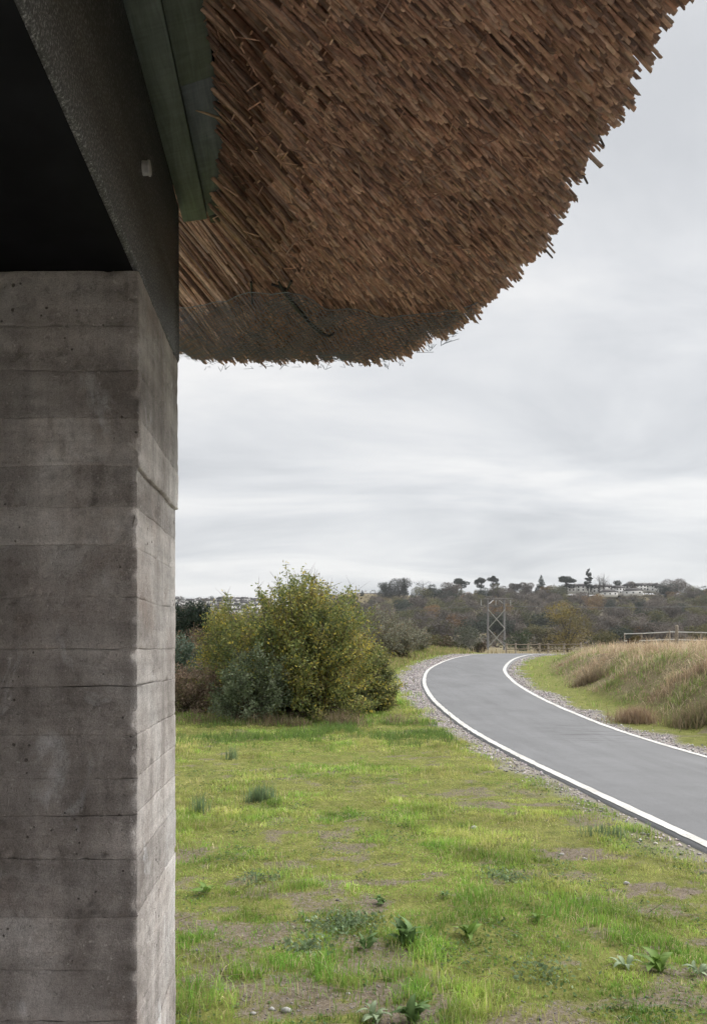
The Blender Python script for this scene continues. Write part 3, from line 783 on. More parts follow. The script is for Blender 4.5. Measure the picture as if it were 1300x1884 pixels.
# --- wire netting over the far eave
top_uv = [(322, 548), (400, 536), (460, 524), (530, 505), (600, 543), (680, 553), (760, 561), (840, 552), (895, 540)]
topP = np.array([hit(*p_) for p_ in top_uv])
netpoly = np.concatenate([topP, rim[(rim[:, 1] > 2.35)], np.array([(last[0] - 0.15, last[1] + .03)])])
cs = 0.019; mb = MB()
def netpt(x, y):
    rdv = float(rimdist(np.array([x]), np.array([y]))[0])
    return np.array([x, y, float(under(np.array([x]), np.array([y]))[0]) - 0.016 - 0.012 * math.sin(x * 21 + y * 9) ** 2])
segs = []
for i in range(-60, 60):
    for j in range(0, 70):
        x0 = i * cs * 1.0 + (j % 2) * cs / 2 - 0.1; y0 = 2.15 + j * cs * 0.866
        for (dx_, dy_) in ((cs * .5, cs * .866 * .33), (-cs * .5, cs * .866 * .33), (0, -cs * .6)):
            segs.append(((x0, y0), (x0 + dx_ , y0 + dy_)))
sa = np.array([s_[0] for s_ in segs]); sb = np.array([s_[1] for s_ in segs])
warp = lambda P: P + 0.02 * np.stack([fbm(P[:, 0] * 5, P[:, 1] * 5, seed=91) - .5, fbm(P[:, 0] * 5, P[:, 1] * 5, seed=92) - .5], 1)
sa, sb = warp(sa), warp(sb)
ok = (rimdist(sa[:, 0], sa[:, 1]) > 0.028) & inpoly(sa[:, 0], sa[:, 1], netpoly) & inpoly(sb[:, 0], sb[:, 1], netpoly)
sa, sb = sa[ok], sb[ok]
def nz(P): return under(P[:, 0], P[:, 1]) - (0.030 + 0.014 * np.sin(P[:, 0] * 21 + P[:, 1] * 9) ** 2) * np.clip(rimdist(P[:, 0], P[:, 1]) / 0.16, 0.1, 1)
A3 = np.concatenate([sa, nz(sa)[:, None]], 1); B3 = np.concatenate([sb, nz(sb)[:, None]], 1)
def wires(A, B, r):
    dv = B - A; Ln_ = np.linalg.norm(dv, axis=1); dn = dv / Ln_[:, None]
    u_ = np.cross(dn, np.array([0.3, 0.2, 0.93])); u_ /= np.linalg.norm(u_, axis=1)[:, None]; v_ = np.cross(dn, u_)
    V = []
    for P in (A, B):
        for th in (0, 2.094, 4.189): V.append(P + r * (u_ * math.cos(th) + v_ * math.sin(th)))
    V = np.stack(V, 1).reshape(-1, 3); o = np.arange(len(A)) * 6
    F = np.concatenate([np.stack([o + j, o + (j + 1) % 3, o + 3 + (j + 1) % 3, o + 3 + j], 1) for j in range(3)])
    return V, F
sh2 = np.array([0.007, 0.005, -0.010])
V1, F1 = wires(np.concatenate([A3, A3 + sh2]), np.concatenate([B3, B3 + sh2]), 0.00105)
# the doubled selvedge wire along the top of the netting, and the ends hanging off the rim
tp = []
for i in range(len(topP) - 1):
    for s_ in np.linspace(0, 1, 8)[:-1]: tp.append(topP[i] * (1 - s_) + topP[i + 1] * s_)
tp = np.array(tp); tz = np.concatenate([tp, nz(tp)[:, None] - 0.004], 1)
V2, F2 = wires(tz[:-1], tz[1:], 0.0017)
rb = rim[(rim[:, 1] > 2.3) & (rim[:, 0] > -0.6)]
ra, rbb = [], []
for i in range(len(rb) - 1):
    for s_ in rng.uniform(0, 1, 5):
        p0 = rb[i] * (1 - s_) + rb[i + 1] * s_; zz_ = float(under(np.array([p0[0]]), np.array([p0[1]]))[0])
        a0 = np.array([p0[0], p0[1], zz_ - 0.012]); m0 = a0 + np.array([rng.normal(0, .012), rng.uniform(0.004, .022), rng.uniform(-0.016, .004)])
        e0 = a0 + np.array([rng.normal(0, .02), rng.uniform(0.0, .02), rng.uniform(-0.012, .012)])
        ra += [a0, m0]; rbb += [m0, e0]
V3, F3_ = wires(np.array(ra), np.array(rbb), 0.0009)
mk('wire_netting', np.concatenate([V1, V2, V3]), [np.concatenate([F1, F2 + len(V1), F3_ + len(V1) + len(V2)])], M['wire'], thatch, BASE)
# dark hooked rod and two tie ends holding the netting
hk = [hit(*p_) for p_ in ((512, 492), (522, 512), (545, 545), (570, 578), (592, 596), (606, 600), (614, 596))]
P = [(x, y, float(under(np.array([x]), np.array([y]))[0]) - 0.036) for x, y in hk]
mb = MB(); mb.tube(P, [0.003, .006, .0065, .0065, .006, .005, .0035], 8, c=(0.02, .02, .02)); mb.build('hooked_rod', M['dark_metal'], thatch, BASE)
for uv in (((536, 492), (528, 512)), ((462, 508), (464, 545)), ((500, 505), (530, 512))):
    P = [hit(*p_) for p_ in uv]; P = [(x, y, float(under(np.array([x]), np.array([y]))[0]) - 0.03) for x, y in P]
    mb = MB(); mb.tube(P, [0.0045, .003], 6); mb.build('tie_wire', M['dark_metal'], thatch, BASE)

# ================================================================== VEGETATION
def blades(name, X, Y, h, wd, cols, lean=0.35, mat='grass', label=None, cat=None, zoff=-0.005, droop=0.3, kind='stuff', parent=None, org=(0, 0, 0), Z=None):
    n = len(X)
    Z = terrain(X, Y) + zoff if Z is None else Z
    a = rng.uniform(0, 2 * np.pi, n); b_ = rng.uniform(0, 2 * np.pi, n)
    side = np.stack([np.cos(a), np.sin(a), np.zeros(n)], 1) * (wd / 2)[:, None]
    ln = np.abs(rng.normal(0, lean, n))
    ld = np.stack([np.cos(b_), np.sin(b_), np.zeros(n)], 1)
    B = np.stack([X, Y, Z], 1)
    up = np.array([0, 0, 1.0])
    mid = B + (up * 0.55 + ld * (ln * 0.35)[:, None]) * h[:, None]
    tip = B + (up * (1 - droop * ln)[:, None] + ld * (ln * 1.0)[:, None]) * h[:, None]
    V = np.stack([B - side, B + side, mid - side * 0.75, mid + side * 0.75, tip], 1).reshape(-1, 3)
    o = np.arange(n) * 5
    F4 = np.stack([o, o + 1, o + 3, o + 2], 1); F3 = np.stack([o + 2, o + 3, o + 4], 1)
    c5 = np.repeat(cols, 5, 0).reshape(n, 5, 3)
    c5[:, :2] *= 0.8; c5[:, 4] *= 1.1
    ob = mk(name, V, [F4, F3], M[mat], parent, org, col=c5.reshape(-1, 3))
    if label: tag(ob, label, cat, kind=kind)
    return ob

def lawn_cols(X, Y):
    n = len(X)
    g = np.array([(0.22, 0.42, 0.075), (0.37, 0.53, 0.115), (0.49, 0.54, 0.155), (0.56, 0.52, 0.22), (0.72, 0.62, 0.38)])
    ty = fbm(X * 0.9, Y * 0.9, seed=101); ty2 = fbm(X * 4, Y * 4, seed=102)
    k = np.clip((ty * 0.6 + ty2 * 0.4 - 0.3) / 0.4, 0, 0.999) + rng.normal(0, 0.16, n)
    k = k + np.interp(Y, [3, 5, 7, 9, 13, 17], [-0.30, -0.22, -0.02, 0.14, 0.05, -0.2])
    k = np.clip(k, 0, 0.999) * 3
    i = k.astype(int); f = (k - i)[:, None]
    c_ = g[i] * (1 - f) + g[np.minimum(i + 1, 3)] * f
    dead = rng.uniform(0, 1, n) < 0.10
    c_[dead] = g[4]
    return c_ * rng.uniform(0.72, 1.25, (n, 1)) * (0.38 + 1.25 * fbm(X * 3.1, Y * 4.6, seed=103))[:, None]

def lawn_density(X, Y, d):
    b_ = bare_all(X, Y)
    cl = fbm(X * 3.2, Y * 3.2, seed=111, octv=3)
    dens = (1 - 0.86 * sstep(0.25, 0.85, b_)) * (0.3 + 0.7 * sstep(0.36, 0.6, cl)) + 0.03
    g_ = grav_mask(X, Y, d)
    dens = dens * (1 - 0.88 * g_)
    dens = dens * (np.abs(d) > HW + 0.05 + 0.1 * fbm(X * 3, Y * 3, seed=112))
    dens = dens * ~((X < XR + 0.02) & (Y > YF - 0.02) & (Y < YB + 0.02)) * sstep(2.35, 3.0, Y + (X - 0.5) * 0.1)
    dens = dens * (1 - sstep(1.7, 2.1, d - HW) * (d < 500))
    return dens
XL, YL, HL = [], [], []
for (n, x0, x1, y0, y1) in ((100000, -1.4, 3.3, 2.4, 4.6), (112000, -2.4, 3.3, 4.6, 8), (105000, -4, 3.3, 8, 14), (60000, -5.5, 3.6, 14, 20), (34000, -6, 6.5, 20, 38), (16000, 5.6, 12.5, 6, 38)):
    X, Y, d = pick(lawn_density, n, x0, x1, y0, y1)
    # keep what can be seen from around the camera
    k = (X > -0.62 * Y - 0.3)
    XL.append(X[k]); YL.append(Y[k])
X = np.concatenate(XL); Y = np.concatenate(YL)
cl = fbm(X * 1.7, Y * 1.7, seed=113, octv=3); cl2 = vnoise(X * 6, Y * 6, seed=114)
h = (0.022 + 0.05 * sstep(0.42, 0.68, cl) + 0.045 * sstep(0.6, 0.9, cl2) * rng.uniform(0, 1, len(X))) * rng.uniform(0.6, 1.35, len(X))
h *= np.interp(Y, [3, 5, 8, 12, 16, 18], [1.1, 0.95, 0.75, 0.8, 1.3, 1.7])
wd = rng.uniform(0.0024, 0.0046, len(X)) * np.interp(Y, [3, 6, 10, 16, 30], [1, 1.35, 2.0, 3.0, 4.5])
blades('lawn_grass', X, Y, h, wd, lawn_cols(X, Y), 0.5, label='short patchy green grass across the lawn beside the path', cat='grass')

# flat clover and moss leaves among the grass
def flat_leaves(name, X, Y, size, cols, label, cat, tilt=0.5):
    n = len(X); Z = terrain(X, Y) + rng.uniform(0.003, 0.022, n)
    a = rng.uniform(0, 2 * np.pi, n); f = np.stack([np.cos(a), np.sin(a), rng.normal(0, tilt, n)], 1); f /= np.linalg.norm(f, axis=1)[:, None]
    s_ = np.stack([-np.sin(a), np.cos(a), rng.normal(0, tilt * .6, n)], 1)
    B = np.stack([X, Y, Z], 1)
    V = np.stack([B, B + f * size[:, None] * .5 + s_ * size[:, None] * .35, B + f * size[:, None], B + f * size[:, None] * .5 - s_ * size[:, None] * .35], 1).reshape(-1, 3)
    F = np.arange(n * 4).reshape(-1, 4)
    return tag(mk(name, V, F, M['leaf'], col=np.repeat(cols, 4, 0)), label, cat, kind='stuff')
X, Y, d = pick(lambda X, Y, d: lawn_density(X, Y, d) * sstep(0.5, 0.62, fbm(X * 2.1, Y * 2.1, seed=121)), 60000, -1.4, 3.2, 2.5, 10, 1.6)
flat_leaves('ground_weeds', X, Y, rng.uniform(0.010, 0.026, len(X)), np.array([[0.10, 0.165, 0.055]]) * rng.uniform(0.6, 1.5, (len(X), 1)), 'low broad leaved weeds spread through the lawn', 'weeds')

# dead straw bits and stalks lying in the grass
X, Y, d = pick(lambda X, Y, d: (np.abs(d) > HW + .1) * 0.8 * (Y > 2.6) * (d < HW), 5200, -1.2, 3.2, 2.6, 9, 1.4)
a = rng.uniform(0, 6.28, len(X)); dd = np.stack([np.cos(a), np.sin(a), rng.normal(0.1, 0.2, len(X))], 1); dd /= np.linalg.norm(dd, axis=1)[:, None]
E = np.stack([X, Y, terrain(X, Y) + rng.uniform(0.012, 0.04, len(X))], 1)
V, F4, cap = reed_arrays(E, dd, rng.exponential(0.045, len(X)) + 0.015, rng.uniform(0.0007, 0.0015, len(X)), 3)
tag(mk('dead_stalks', V, [F4, cap], M['grass'], col=np.repeat(np.array([[0.36, 0.30, 0.19]]) * rng.uniform(.6, 1.3, (len(X), 1)), 6, 0)), 'thin dead stalks lying about in the lawn', 'dead stalks', kind='stuff')

# tall dry grass on the bank right of the path
def bank_density(X, Y, d):
    dR = d - HW
    edge = 1.3 + 0.6 * (fbm(X * 0.8, Y * 0.8, seed=131) - .5)
    return sstep(0, 0.5, dR - edge) * (d < 500) * (0.35 + 0.65 * sstep(0.35, 0.6, fbm(X * 1.1, Y * 1.1, seed=132)))
bx, by_, bd = [], [], []
for (n, x0, x1, y0, y1) in ((95000, 6.3, 16, 7, 22), (80000, 7, 24, 22, 44)):
    X, Y, d = pick(bank_density, n, x0, x1, y0, y1); k = (X < 0.75 * Y + 2.5); bx.append(X[k]); by_.append(Y[k]); bd.append(d[k])
X, Y, d = np.concatenate(bx), np.concatenate(by_), np.concatenate(bd)
hgt_ = sstep(0.3, 3.2, d - HW - 1.4)
gz = fbm(X * 0.55, Y * 0.75, seed=133, octv=3)
green = sstep(0.46, 0.56, gz) * (1 - 0.6 * hgt_) * (0.5 + .5 * rng.uniform(0, 1, len(X)))
pal = np.array([(0.72, 0.58, 0.40), (0.60, 0.465, 0.315), (0.44, 0.325, 0.225), (0.80, 0.69, 0.51)])
pp = np.clip(fbm(X * 1.3, Y * 1.3, seed=134) * 6.5 - 2.5 - 0.3 + rng.normal(0, 0.5, len(X)) + hgt_ * 0.9, 0, 3).round().astype(int)
pp = np.array([2, 1, 0, 3])[pp]
c_ = pal[pp]
gc = np.array([(0.27, 0.36, 0.10)]) * rng.uniform(.7, 1.4, (len(X), 1))
isg = rng.uniform(0, 1, len(X)) < green
c_ = np.where(isg[:, None], gc, c_) * rng.uniform(.8, 1.2, (len(X), 1))
h = rng.uniform(0.10, 0.28, len(X)) * (0.75 + 0.6 * hgt_) * (0.25 + 1.7 * sstep(.3, .7, fbm(X * 1.5, Y * 1.5, seed=135))) * np.where(isg, .7, 1) * np.interp(Y, [8, 20, 40], [1, 1, .85])
wd = rng.uniform(0.005, 0.011, len(X)) * np.interp(Y, [10, 20, 40], [1, 1.4, 2.3])
blades('bank_grass', X, Y, h, wd, c_, 0.95, label='tall dry straw coloured grass on the bank right of the path', cat='dry grass', droop=.5)
# seed-head stems standing above it
X, Y, d = pick(lambda X, Y, d: bank_density(X, Y, d) * sstep(1.8, 3.2, d - HW), 6000, 7, 22, 9, 42); n = len(X)
blades('bank_stems', X, Y, rng.uniform(0.28, 0.5, n), rng.uniform(.005, .008, n) * np.interp(Y, [10, 40], [1, 2.2]), np.array([[0.70, 0.58, 0.42]]) * rng.uniform(.6, 1.2, (n, 1)), 0.25, label='thin pale seed stems standing along the bank top', cat='grass stems')

# yellowish rough grass on the rise left of the bend and beyond the crest
X, Y, d = pick(lambda X, Y, d: ((-d - HW) > 0.75 + .5 * fbm(X, Y, seed=141)) * (d > -500) * (Y > 17) * sstep(0, 1, (Y - 17) / 4 + (-d - 4) * .1), 52000, -8, 9, 17, 44); n = len(X)
c_ = np.array([(0.34, 0.33, 0.12), (0.44, 0.37, 0.19), (0.24, 0.28, 0.085), (0.40, 0.29, 0.19)])[np.clip((fbm(X * .8, Y * .8, seed=142) * 5 - .7 + rng.normal(0, .5, n)), 0, 3).astype(int)] * rng.uniform(.8, 1.2, (n, 1))
blades('verge_grass', X, Y, rng.uniform(0.08, 0.28, n) * (.5 + fbm(X, Y, seed=143)), rng.uniform(.010, .020, n) * np.interp(Y, [17, 40], [1, 1.7]), c_, .5, label='rough yellowish grass on the rise left of the bend', cat='rough grass')
X = rng.uniform(2, 75, 16000); Y = rng.uniform(44, 90, 16000); k = (X > 0.12 * Y) & (X < .62 * Y); X, Y = X[k], Y[k]; n = len(X)
blades('far_reed_grass', X, Y, rng.uniform(0.2, 0.48, n) * (.5 + fbm(X * .3, Y * .3, seed=151)), rng.uniform(.03, .06, n), np.array([[0.48, 0.39, 0.26]]) * rng.uniform(.6, 1.2, (n, 1)), .3, label='pale dry reed grass beyond the crest of the path', cat='reed grass')

# ------------------------------------------------------------------ shrubs
def leaf_quads(P, size, cols, flat=0.0):
    n = len(P)
    f = rng.normal(0, 1, (n, 3)); f[:, 2] += 0.35; f /= np.linalg.norm(f, axis=1)[:, None]
    s_ = np.cross(f, rng.normal(0, 1, (n, 3))); s_ /= np.linalg.norm(s_, axis=1)[:, None]
    nn = np.cross(f, s_)
    L_ = size[:, None]
    V = np.stack([P, P + f * L_ * .45 + s_ * L_ * .27 + nn * L_ * .06, P + f * L_, P + f * L_ * .45 - s_ * L_ * .27 + nn * L_ * .06], 1).reshape(-1, 3)
    return V, np.arange(n * 4).reshape(-1, 4), np.repeat(cols, 4, 0)

def shrub(name, base, rx, ry, hgt, n_stem, n_leaf, leaf, pal, wts, label, cat, upright=0.4, sprigs=0, stemc=(0.09, 0.07, 0.055), inner=0.25, group=None, density_low=1.0, spread=0.35, tw=0.10, noise_seed=0, leafless=0.0, low=0.05):
    base = np.array(base, float)
    root = empty(name, base)
    tag(root, label, cat, group)
    wood = MB(); PL = []; tips = []
    for i in range(n_stem):
        a = rng.uniform(0, 2 * math.pi); ph = math.acos(rng.uniform(low, 1.0)); rr = rng.uniform(0.82, 1.04)
        lump = 0.86 + 0.26 * float(vnoise(np.array(math.cos(a) * 2.2 + 5), np.array(math.sin(a) * 2.2 + ph * 2), seed=noise_seed))
        sh_, ch_ = math.sin(ph) ** .75, math.copysign(abs(math.cos(ph)) ** .62, math.cos(ph))
        e_ = np.array([math.cos(a) * sh_ * rx, math.sin(a) * sh_ * ry, ch_ * hgt * 0.95]) * rr * lump
        if i < sprigs:
            e_ = np.array([rng.normal(0, rx * .42), rng.normal(0, ry * .4), 0]); e_[2] = hgt * math.sqrt(max(0.05, 1 - (e_[0] / rx) ** 2 * .9)) * rng.uniform(0.97, 1.17)
        e_[2] = max(e_[2], 0.12 * hgt * rng.uniform(.3, 1))
        b0 = np.array([rng.normal(0, rx * spread * .5), rng.normal(0, ry * spread * .5), -0.03])
        mid = b0 * 0.5 + e_ * 0.5 + np.array([0, 0, hgt * 0.10 * upright]) - np.array([e_[0], e_[1], 0]) * 0.18 * upright
        ts = np.linspace(0, 1, 6)[:, None]
        P = b0 * (1 - ts) ** 2 + 2 * mid * ts * (1 - ts) + e_ * ts ** 2
        r0 = rng.uniform(0.010, 0.022) * hgt / 3
        wood.tube(P, r0 * (1 - 0.85 * ts[:, 0]), 4, c=np.array(stemc) * rng.uniform(.7, 1.3), cap=False)
        m_ = int(n_leaf / n_stem)
        t_ = rng.uniform(inner, 1.0, m_) ** (0.65)
        idx_ = np.minimum((t_ * 5).astype(int), 4); fr = (t_ * 5 - idx_)[:, None]
        C = P[idx_] * (1 - fr) + P[idx_ + 1] * fr
        sg = tw * hgt / 3 * (2.2 - 1.5 * t_)[:, None] if i >= sprigs else tw * hgt / 3 * np.where(t_ > .75, .45, 1.6)[:, None]
        PL.append(C + rng.normal(0, 1, (m_, 3)) * sg)
        # side twigs
        for _ in range(5):
            k = rng.integers(2, 6); q0 = P[min(k, 5)]
            q1 = q0 + rng.normal(0, 1, 3) * 0.13 * hgt / 3 + np.array([0, 0, 0.12 * upright * hgt / 3])
            wood.tube([q0, q1], [r0 * .35, r0 * .12], 3, c=np.array(stemc) * rng.uniform(.8, 1.5), cap=False)
    PL = np.concatenate(PL); PL[:, 2] = np.maximum(PL[:, 2], 0.02)
    if density_low < 1:
        k = rng.uniform(0, 1, len(PL)) < density_low + (1 - density_low) * sstep(0.0, 0.4, PL[:, 2] / hgt); PL = PL[k]
    nz_ = fbm(PL[:, 0] * 2.2 / hgt * 3, PL[:, 1] * 2.2 / hgt * 3, PL[:, 2] * 2.2 / hgt * 3, seed=noise_seed + 3, octv=3)
    pal = np.array(pal); nP = len(PL)
    w_ = np.array(wts)[None, :] * np.exp(-((nz_[:, None] - np.linspace(0.32, 0.68, len(pal))[None, :]) / 0.17) ** 2)
    w_ /= w_.sum(1, keepdims=True); cu = np.cumsum(w_, 1); ii = (rng.uniform(0, 1, (nP, 1)) > cu).sum(1).clip(0, len(pal) - 1)
    lc = pal[ii] * rng.uniform(.75, 1.25, (nP, 1))
    V, F, c_ = leaf_quads(PL, leaf * rng.uniform(.6, 1.25, nP), lc)
    wood.build('stems', M['bark2'] if 'bark2' in M else M['bark'], root)
    mk('foliage', V, F, M['leaf'], root, col=c_)
    return root
M['bark2'] = plain_mat('twig', (1, 1, 1), 0.9, 20, 0.3, usecol=True)
def gz(x, y): return float(terrain(np.array([x]), np.array([y]))[0])
def at(u, Y): return (u - 550) / 1400 * Y
OLIVE = [(0.135, 0.175, 0.068), (0.235, 0.27, 0.09), (0.35, 0.355, 0.11), (0.62, 0.50, 0.10), (0.31, 0.27, 0.115)]
shrub('willow_bush', (at(556, 16.3), 16.3, gz(at(556, 16.3), 16.3)), 2.05, 1.75, 2.6, 400, 84000, 0.064, OLIVE, [1.15, 1.2, 0.95, 0.32, 0.5],
      'large rounded olive and yellow leaved bush at the lawn edge', 'bush', upright=0.9, sprigs=95, noise_seed=201, inner=.2, tw=.115, low=-0.02)
shrub('willow_bush', (at(428, 17.8), 17.8, gz(at(428, 17.8), 17.8)), 0.95, 0.9, 2.25, 160, 27000, 0.06, OLIVE, [0.7, 1.1, 1.2, 0.6, 0.5],
      'smaller yellowish bush at the left shoulder of the large olive bush', 'bush', upright=.7, sprigs=25, noise_seed=231, inner=.2, tw=.115, low=-0.02)
shrub('grey_green_bush', (at(462, 15.0), 15.0, gz(at(462, 15.0), 15.0)), 0.85, 0.6, 1.5, 80, 10500, 0.06, [(0.12, 0.155, 0.085), (0.20, 0.245, 0.145), (0.29, 0.33, 0.215)], [1, 1, .6],
      'low grey green bush in front of the olive bush, on its left', 'bush', noise_seed=203, upright=.3, low=0.02)
shrub('gorse_bush', (at(694, 16.6), 16.6, gz(at(694, 16.6), 16.6)), 0.48, 0.5, 1.35, 80, 11000, 0.05, [(0.11, 0.14, 0.055), (0.19, 0.21, 0.075), (0.28, 0.26, 0.095)], [1, 1, .6],
      'small green bush against the right foot of the olive bush', 'bush', noise_seed=205, upright=.6)
shrub('bramble_thicket', (at(352, 16.6), 16.6, gz(at(352, 16.6), 16.6)), 0.95, 0.8, 1.1, 110, 13000, 0.05, [(0.19, 0.135, 0.10), (0.31, 0.225, 0.165), (0.40, 0.31, 0.225), (0.23, 0.22, 0.12)], [1, 1, .7, .5],
      'reddish brown bramble thicket between wall and olive bush', 'brambles', noise_seed=207, upright=.1, low=0.02, tw=.22)
shrub('pale_leaved_shrub', (at(336, 19.5), 19.5, gz(at(336, 19.5), 19.5)), 0.6, 0.6, 1.75, 40, 3800, 0.075, [(0.10, 0.14, 0.10), (0.17, 0.22, 0.17)], [1, .8],
      'pale green leaved shrub beside the far edge of the earth wall', 'shrub', noise_seed=209, upright=.5)
for (u, Y, rx, h, c0, lab) in ((395, 21.5, .9, 1.5, [(0.13, .12, .07), (.19, .17, .09), (.24, .17, .11)], 'brown and olive scrub between the dark evergreen and the olive bush'), (345, 24.5, 1.1, 1.35, [(0.16, .11, .08), (.22, .16, .11), (.13, .14, .07)], 'brown scrub below the dark evergreen'), (440, 25, 1.4, 1.9, [(0.14, .13, .06), (.20, .18, .08)], 'olive scrub behind the left shoulder of the olive bush')):
    shrub('scrub', (at(u, Y), Y, gz(at(u, Y), Y)), rx, rx * .8, h, 70, 7000, 0.07, c0, [1] * len(c0), lab, 'scrub', noise_seed=int(500 + u), upright=.5, tw=.2, low=0.0)
shrub('dark_evergreen', (at(352, 30), 30, gz(at(352, 30), 30)), 1.15, 1.0, 2.25, 110, 19000, 0.08, [(0.018, 0.032, 0.022), (0.03, 0.05, 0.034), (0.045, 0.07, 0.045)], [1, 1, .5],
      'dark evergreen tree just right of the earth wall', 'evergreen tree', noise_seed=211, upright=.4)
GREYW = [(0.17, 0.165, 0.115), (0.24, 0.24, 0.17), (0.31, 0.315, 0.25), (0.32, 0.26, 0.17)]
for (u, Y, rx, h, lab) in ((690, 31, 1.2, 2.3, 'grey green sallow shrub close behind the right side of the olive bush'), (735, 33, 1.25, 1.9, 'grey green sallow shrub on the grassy rise left of the path crest'), (768, 37, .8, 1.3, 'smallest sallow shrub of the rise, nearest the path crest'), (600, 36, 1.6, 2.6, 'sallow shrub standing directly behind the olive bush')):
    shrub('sallow_shrub', (at(u, Y), Y, gz(at(u, Y), Y)), rx, rx, h, 70, 6500, 0.085, GREYW, [1, 1, .8, .6], lab, 'shrub', upright=.8, noise_seed=int(220 + u), group='sallow shrubs on the rise')
# dry stems at the foot of the bush
X = rng.normal(at(590, 14.9), 0.75, 9000); Y = rng.normal(14.7, 0.26, 9000); k = rng.uniform(0, 1, 9000) < 0.7 * sstep(.48, .66, fbm(X * 2.6, Y * 2.6, seed=162)); X, Y = X[k], Y[k]; n = len(X)
X = np.concatenate([X, rng.normal(at(350, 15.3), .55, 700)]); Y = np.concatenate([Y, rng.normal(15.1, .35, 700)]); n = len(X)
blades('bush_foot_grass', X, Y, rng.uniform(.06, .32, n) * (.4 + fbm(X * 3, Y * 3, seed=161)), rng.uniform(.006, .011, n), np.array([(0.42, 0.33, 0.23), (0.32, .24, .165), (.22, .22, .09)])[rng.integers(0, 3, n)] * rng.uniform(.7, 1.25, (n, 1)), .6,
       label='dry brown grass along the foot of the olive bush', cat='dry grass')
X = rng.uniform(-3.2, 2.6, 16000); Y = rng.normal(13.6, .75, 16000); k = rng.uniform(0, 1, 16000) < sstep(.38, .66, fbm(X * 1.3, Y * 1.3, seed=163)); X, Y = X[k], Y[k]; n = len(X)
blades('bush_edge_grass', X, Y, rng.uniform(.04, .15, n), rng.uniform(.008, .013, n), np.array([[0.19, 0.29, 0.08]]) * rng.uniform(.7, 1.3, (n, 1)) * np.array([1, 1, 1]), .45, label='longer green grass fringing the lawn before the olive bush', cat='grass')

# weedy clumps on the bank
for j, (u, Y, r_, h_, c0, lab) in enumerate(((1168, 14.9, .38, .45, [(0.30, .21, .145), (.40, .29, .20), (.46, .36, .24)], 'rusty brown dead dock clump at the bank foot'), (1278, 14.2, .42, .5, [(0.30, .235, .15), (.38, .30, .20), (.22, .23, .10)], 'brown weedy clump at the right edge of the bank'), (1082, 21.3, .4, .42, [(0.24, .19, .125), (.33, .26, .17)], 'dark tan clump at the bank foot near the bend'))):
    x = at(u, Y); nb = 1100; X_ = rng.normal(x, r_ * .5, nb); Y_ = rng.normal(Y, r_ * .45, nb)
    o = blades('weed_clump', X_, Y_, rng.uniform(.25, .9, nb) * h_, rng.uniform(.008, .014, nb), np.array(c0)[rng.integers(0, len(c0), nb)] * rng.uniform(.8, 1.2, (nb, 1)), .55, org=(x, Y, 0), label=lab, cat='weed clump', kind=None)
    o['group'] = 'weed clumps on the bank'

# rush clumps on the lawn
def rush(u, v, h, nb, wid, lab):
    Y = 2240 / (v - 1190); x = at(u, Y); X_ = rng.normal(x, wid, nb); Y_ = rng.normal(Y, wid * .8, nb)
    o = blades('rush_clump', X_, Y_, rng.uniform(.5, 1.1, nb) * h, np.full(nb, .0075), np.array([[0.22, 0.30, 0.16]]) * rng.uniform(.6, 1.4, (nb, 1)), .18, org=(x, Y, 0), label=lab, cat='rushes', kind=None)
    o['group'] = 'rush clumps on the lawn'
rush(424, 1396, .25, 70, .05, 'small upright rush clump nearest the bush')
rush(478, 1473, .20, 260, .072, 'widest grey green rush clump in the middle of the lawn')
rush(368, 1497, .22, 80, .05, 'rush clump close to the earth wall')
rush(1112, 1540, .10, 130, .10, 'low dark grass tuft near the path edge')

# dock and other broad-leaved plants: each large leaf its own part
def leaf_mesh(Lf, Wf, curl, c_):
    ns = 7; V = []; C = []
    for i in range(ns):
        t_ = i / (ns - 1); wv = Wf * math.sin(math.pi * min(1, t_ * .92 + .08)) ** .8 * (1 - .25 * t_)
        if t_ < .12: wv = Wf * .12
        x = Lf * (t_ - .18 * curl * t_ * t_); z = Lf * curl * (0.75 * t_ - 0.85 * t_ * t_)
        for s_, dz in ((-1, .22), (0, 0), (1, .22)):
            V.append((x, s_ * wv * .5, z + dz * wv * .5 + .006 * math.sin(9 * t_ + s_ * 2) * (s_ != 0))); C.append(np.array(c_) * (1.25 if s_ == 0 else 1))
    F = [(i * 3 + j, i * 3 + j + 1, i * 3 + j + 4, i * 3 + j + 3) for i in range(ns - 1) for j in range(2)]
    return V, F, C
leafmeshes = {}
def leaf_data(kind):
    if kind not in leafmeshes:
        lst = []
        cc = {'dock': (0.17, 0.27, 0.06), 'dark': (0.13, 0.21, 0.075), 'pale': (0.26, 0.33, 0.20)}[kind]
        for i in range(4):
            V, F, C = leaf_mesh(1.0, rng.uniform(.26, .36), rng.uniform(.5, 1.1), np.array(cc) * rng.uniform(.8, 1.25))
            o = mk('leaf', V, np.array(F), M['leaf'], col=np.array(C), smooth=True); lst.append(o.data); bpy.data.objects.remove(o)
        leafmeshes[kind] = lst
    return leafmeshes[kind]
def weed(name, u, v, nl, ll, kind, lab, cat, elev=(10, 65)):
    Y = 2240 / (v - 1190); x = at(u, Y); root = empty(name, (x, Y, gz(x, Y))); tag(root, lab, cat, 'broad leaved plants in the lawn')
    for i in range(nl):
        o = bpy.data.objects.new('leaf', leaf_data(kind)[i % 4]); COL.objects.link(o); o.parent = root
        s_ = ll * rng.uniform(.6, 1.15); o.scale = (s_, s_, s_)
        o.rotation_euler = (rng.normal(0, .25), -math.radians(rng.uniform(*elev)), 2 * math.pi * i / nl + rng.normal(0, .35))
        o.location = (rng.normal(0, .012), rng.normal(0, .012), 0.004)
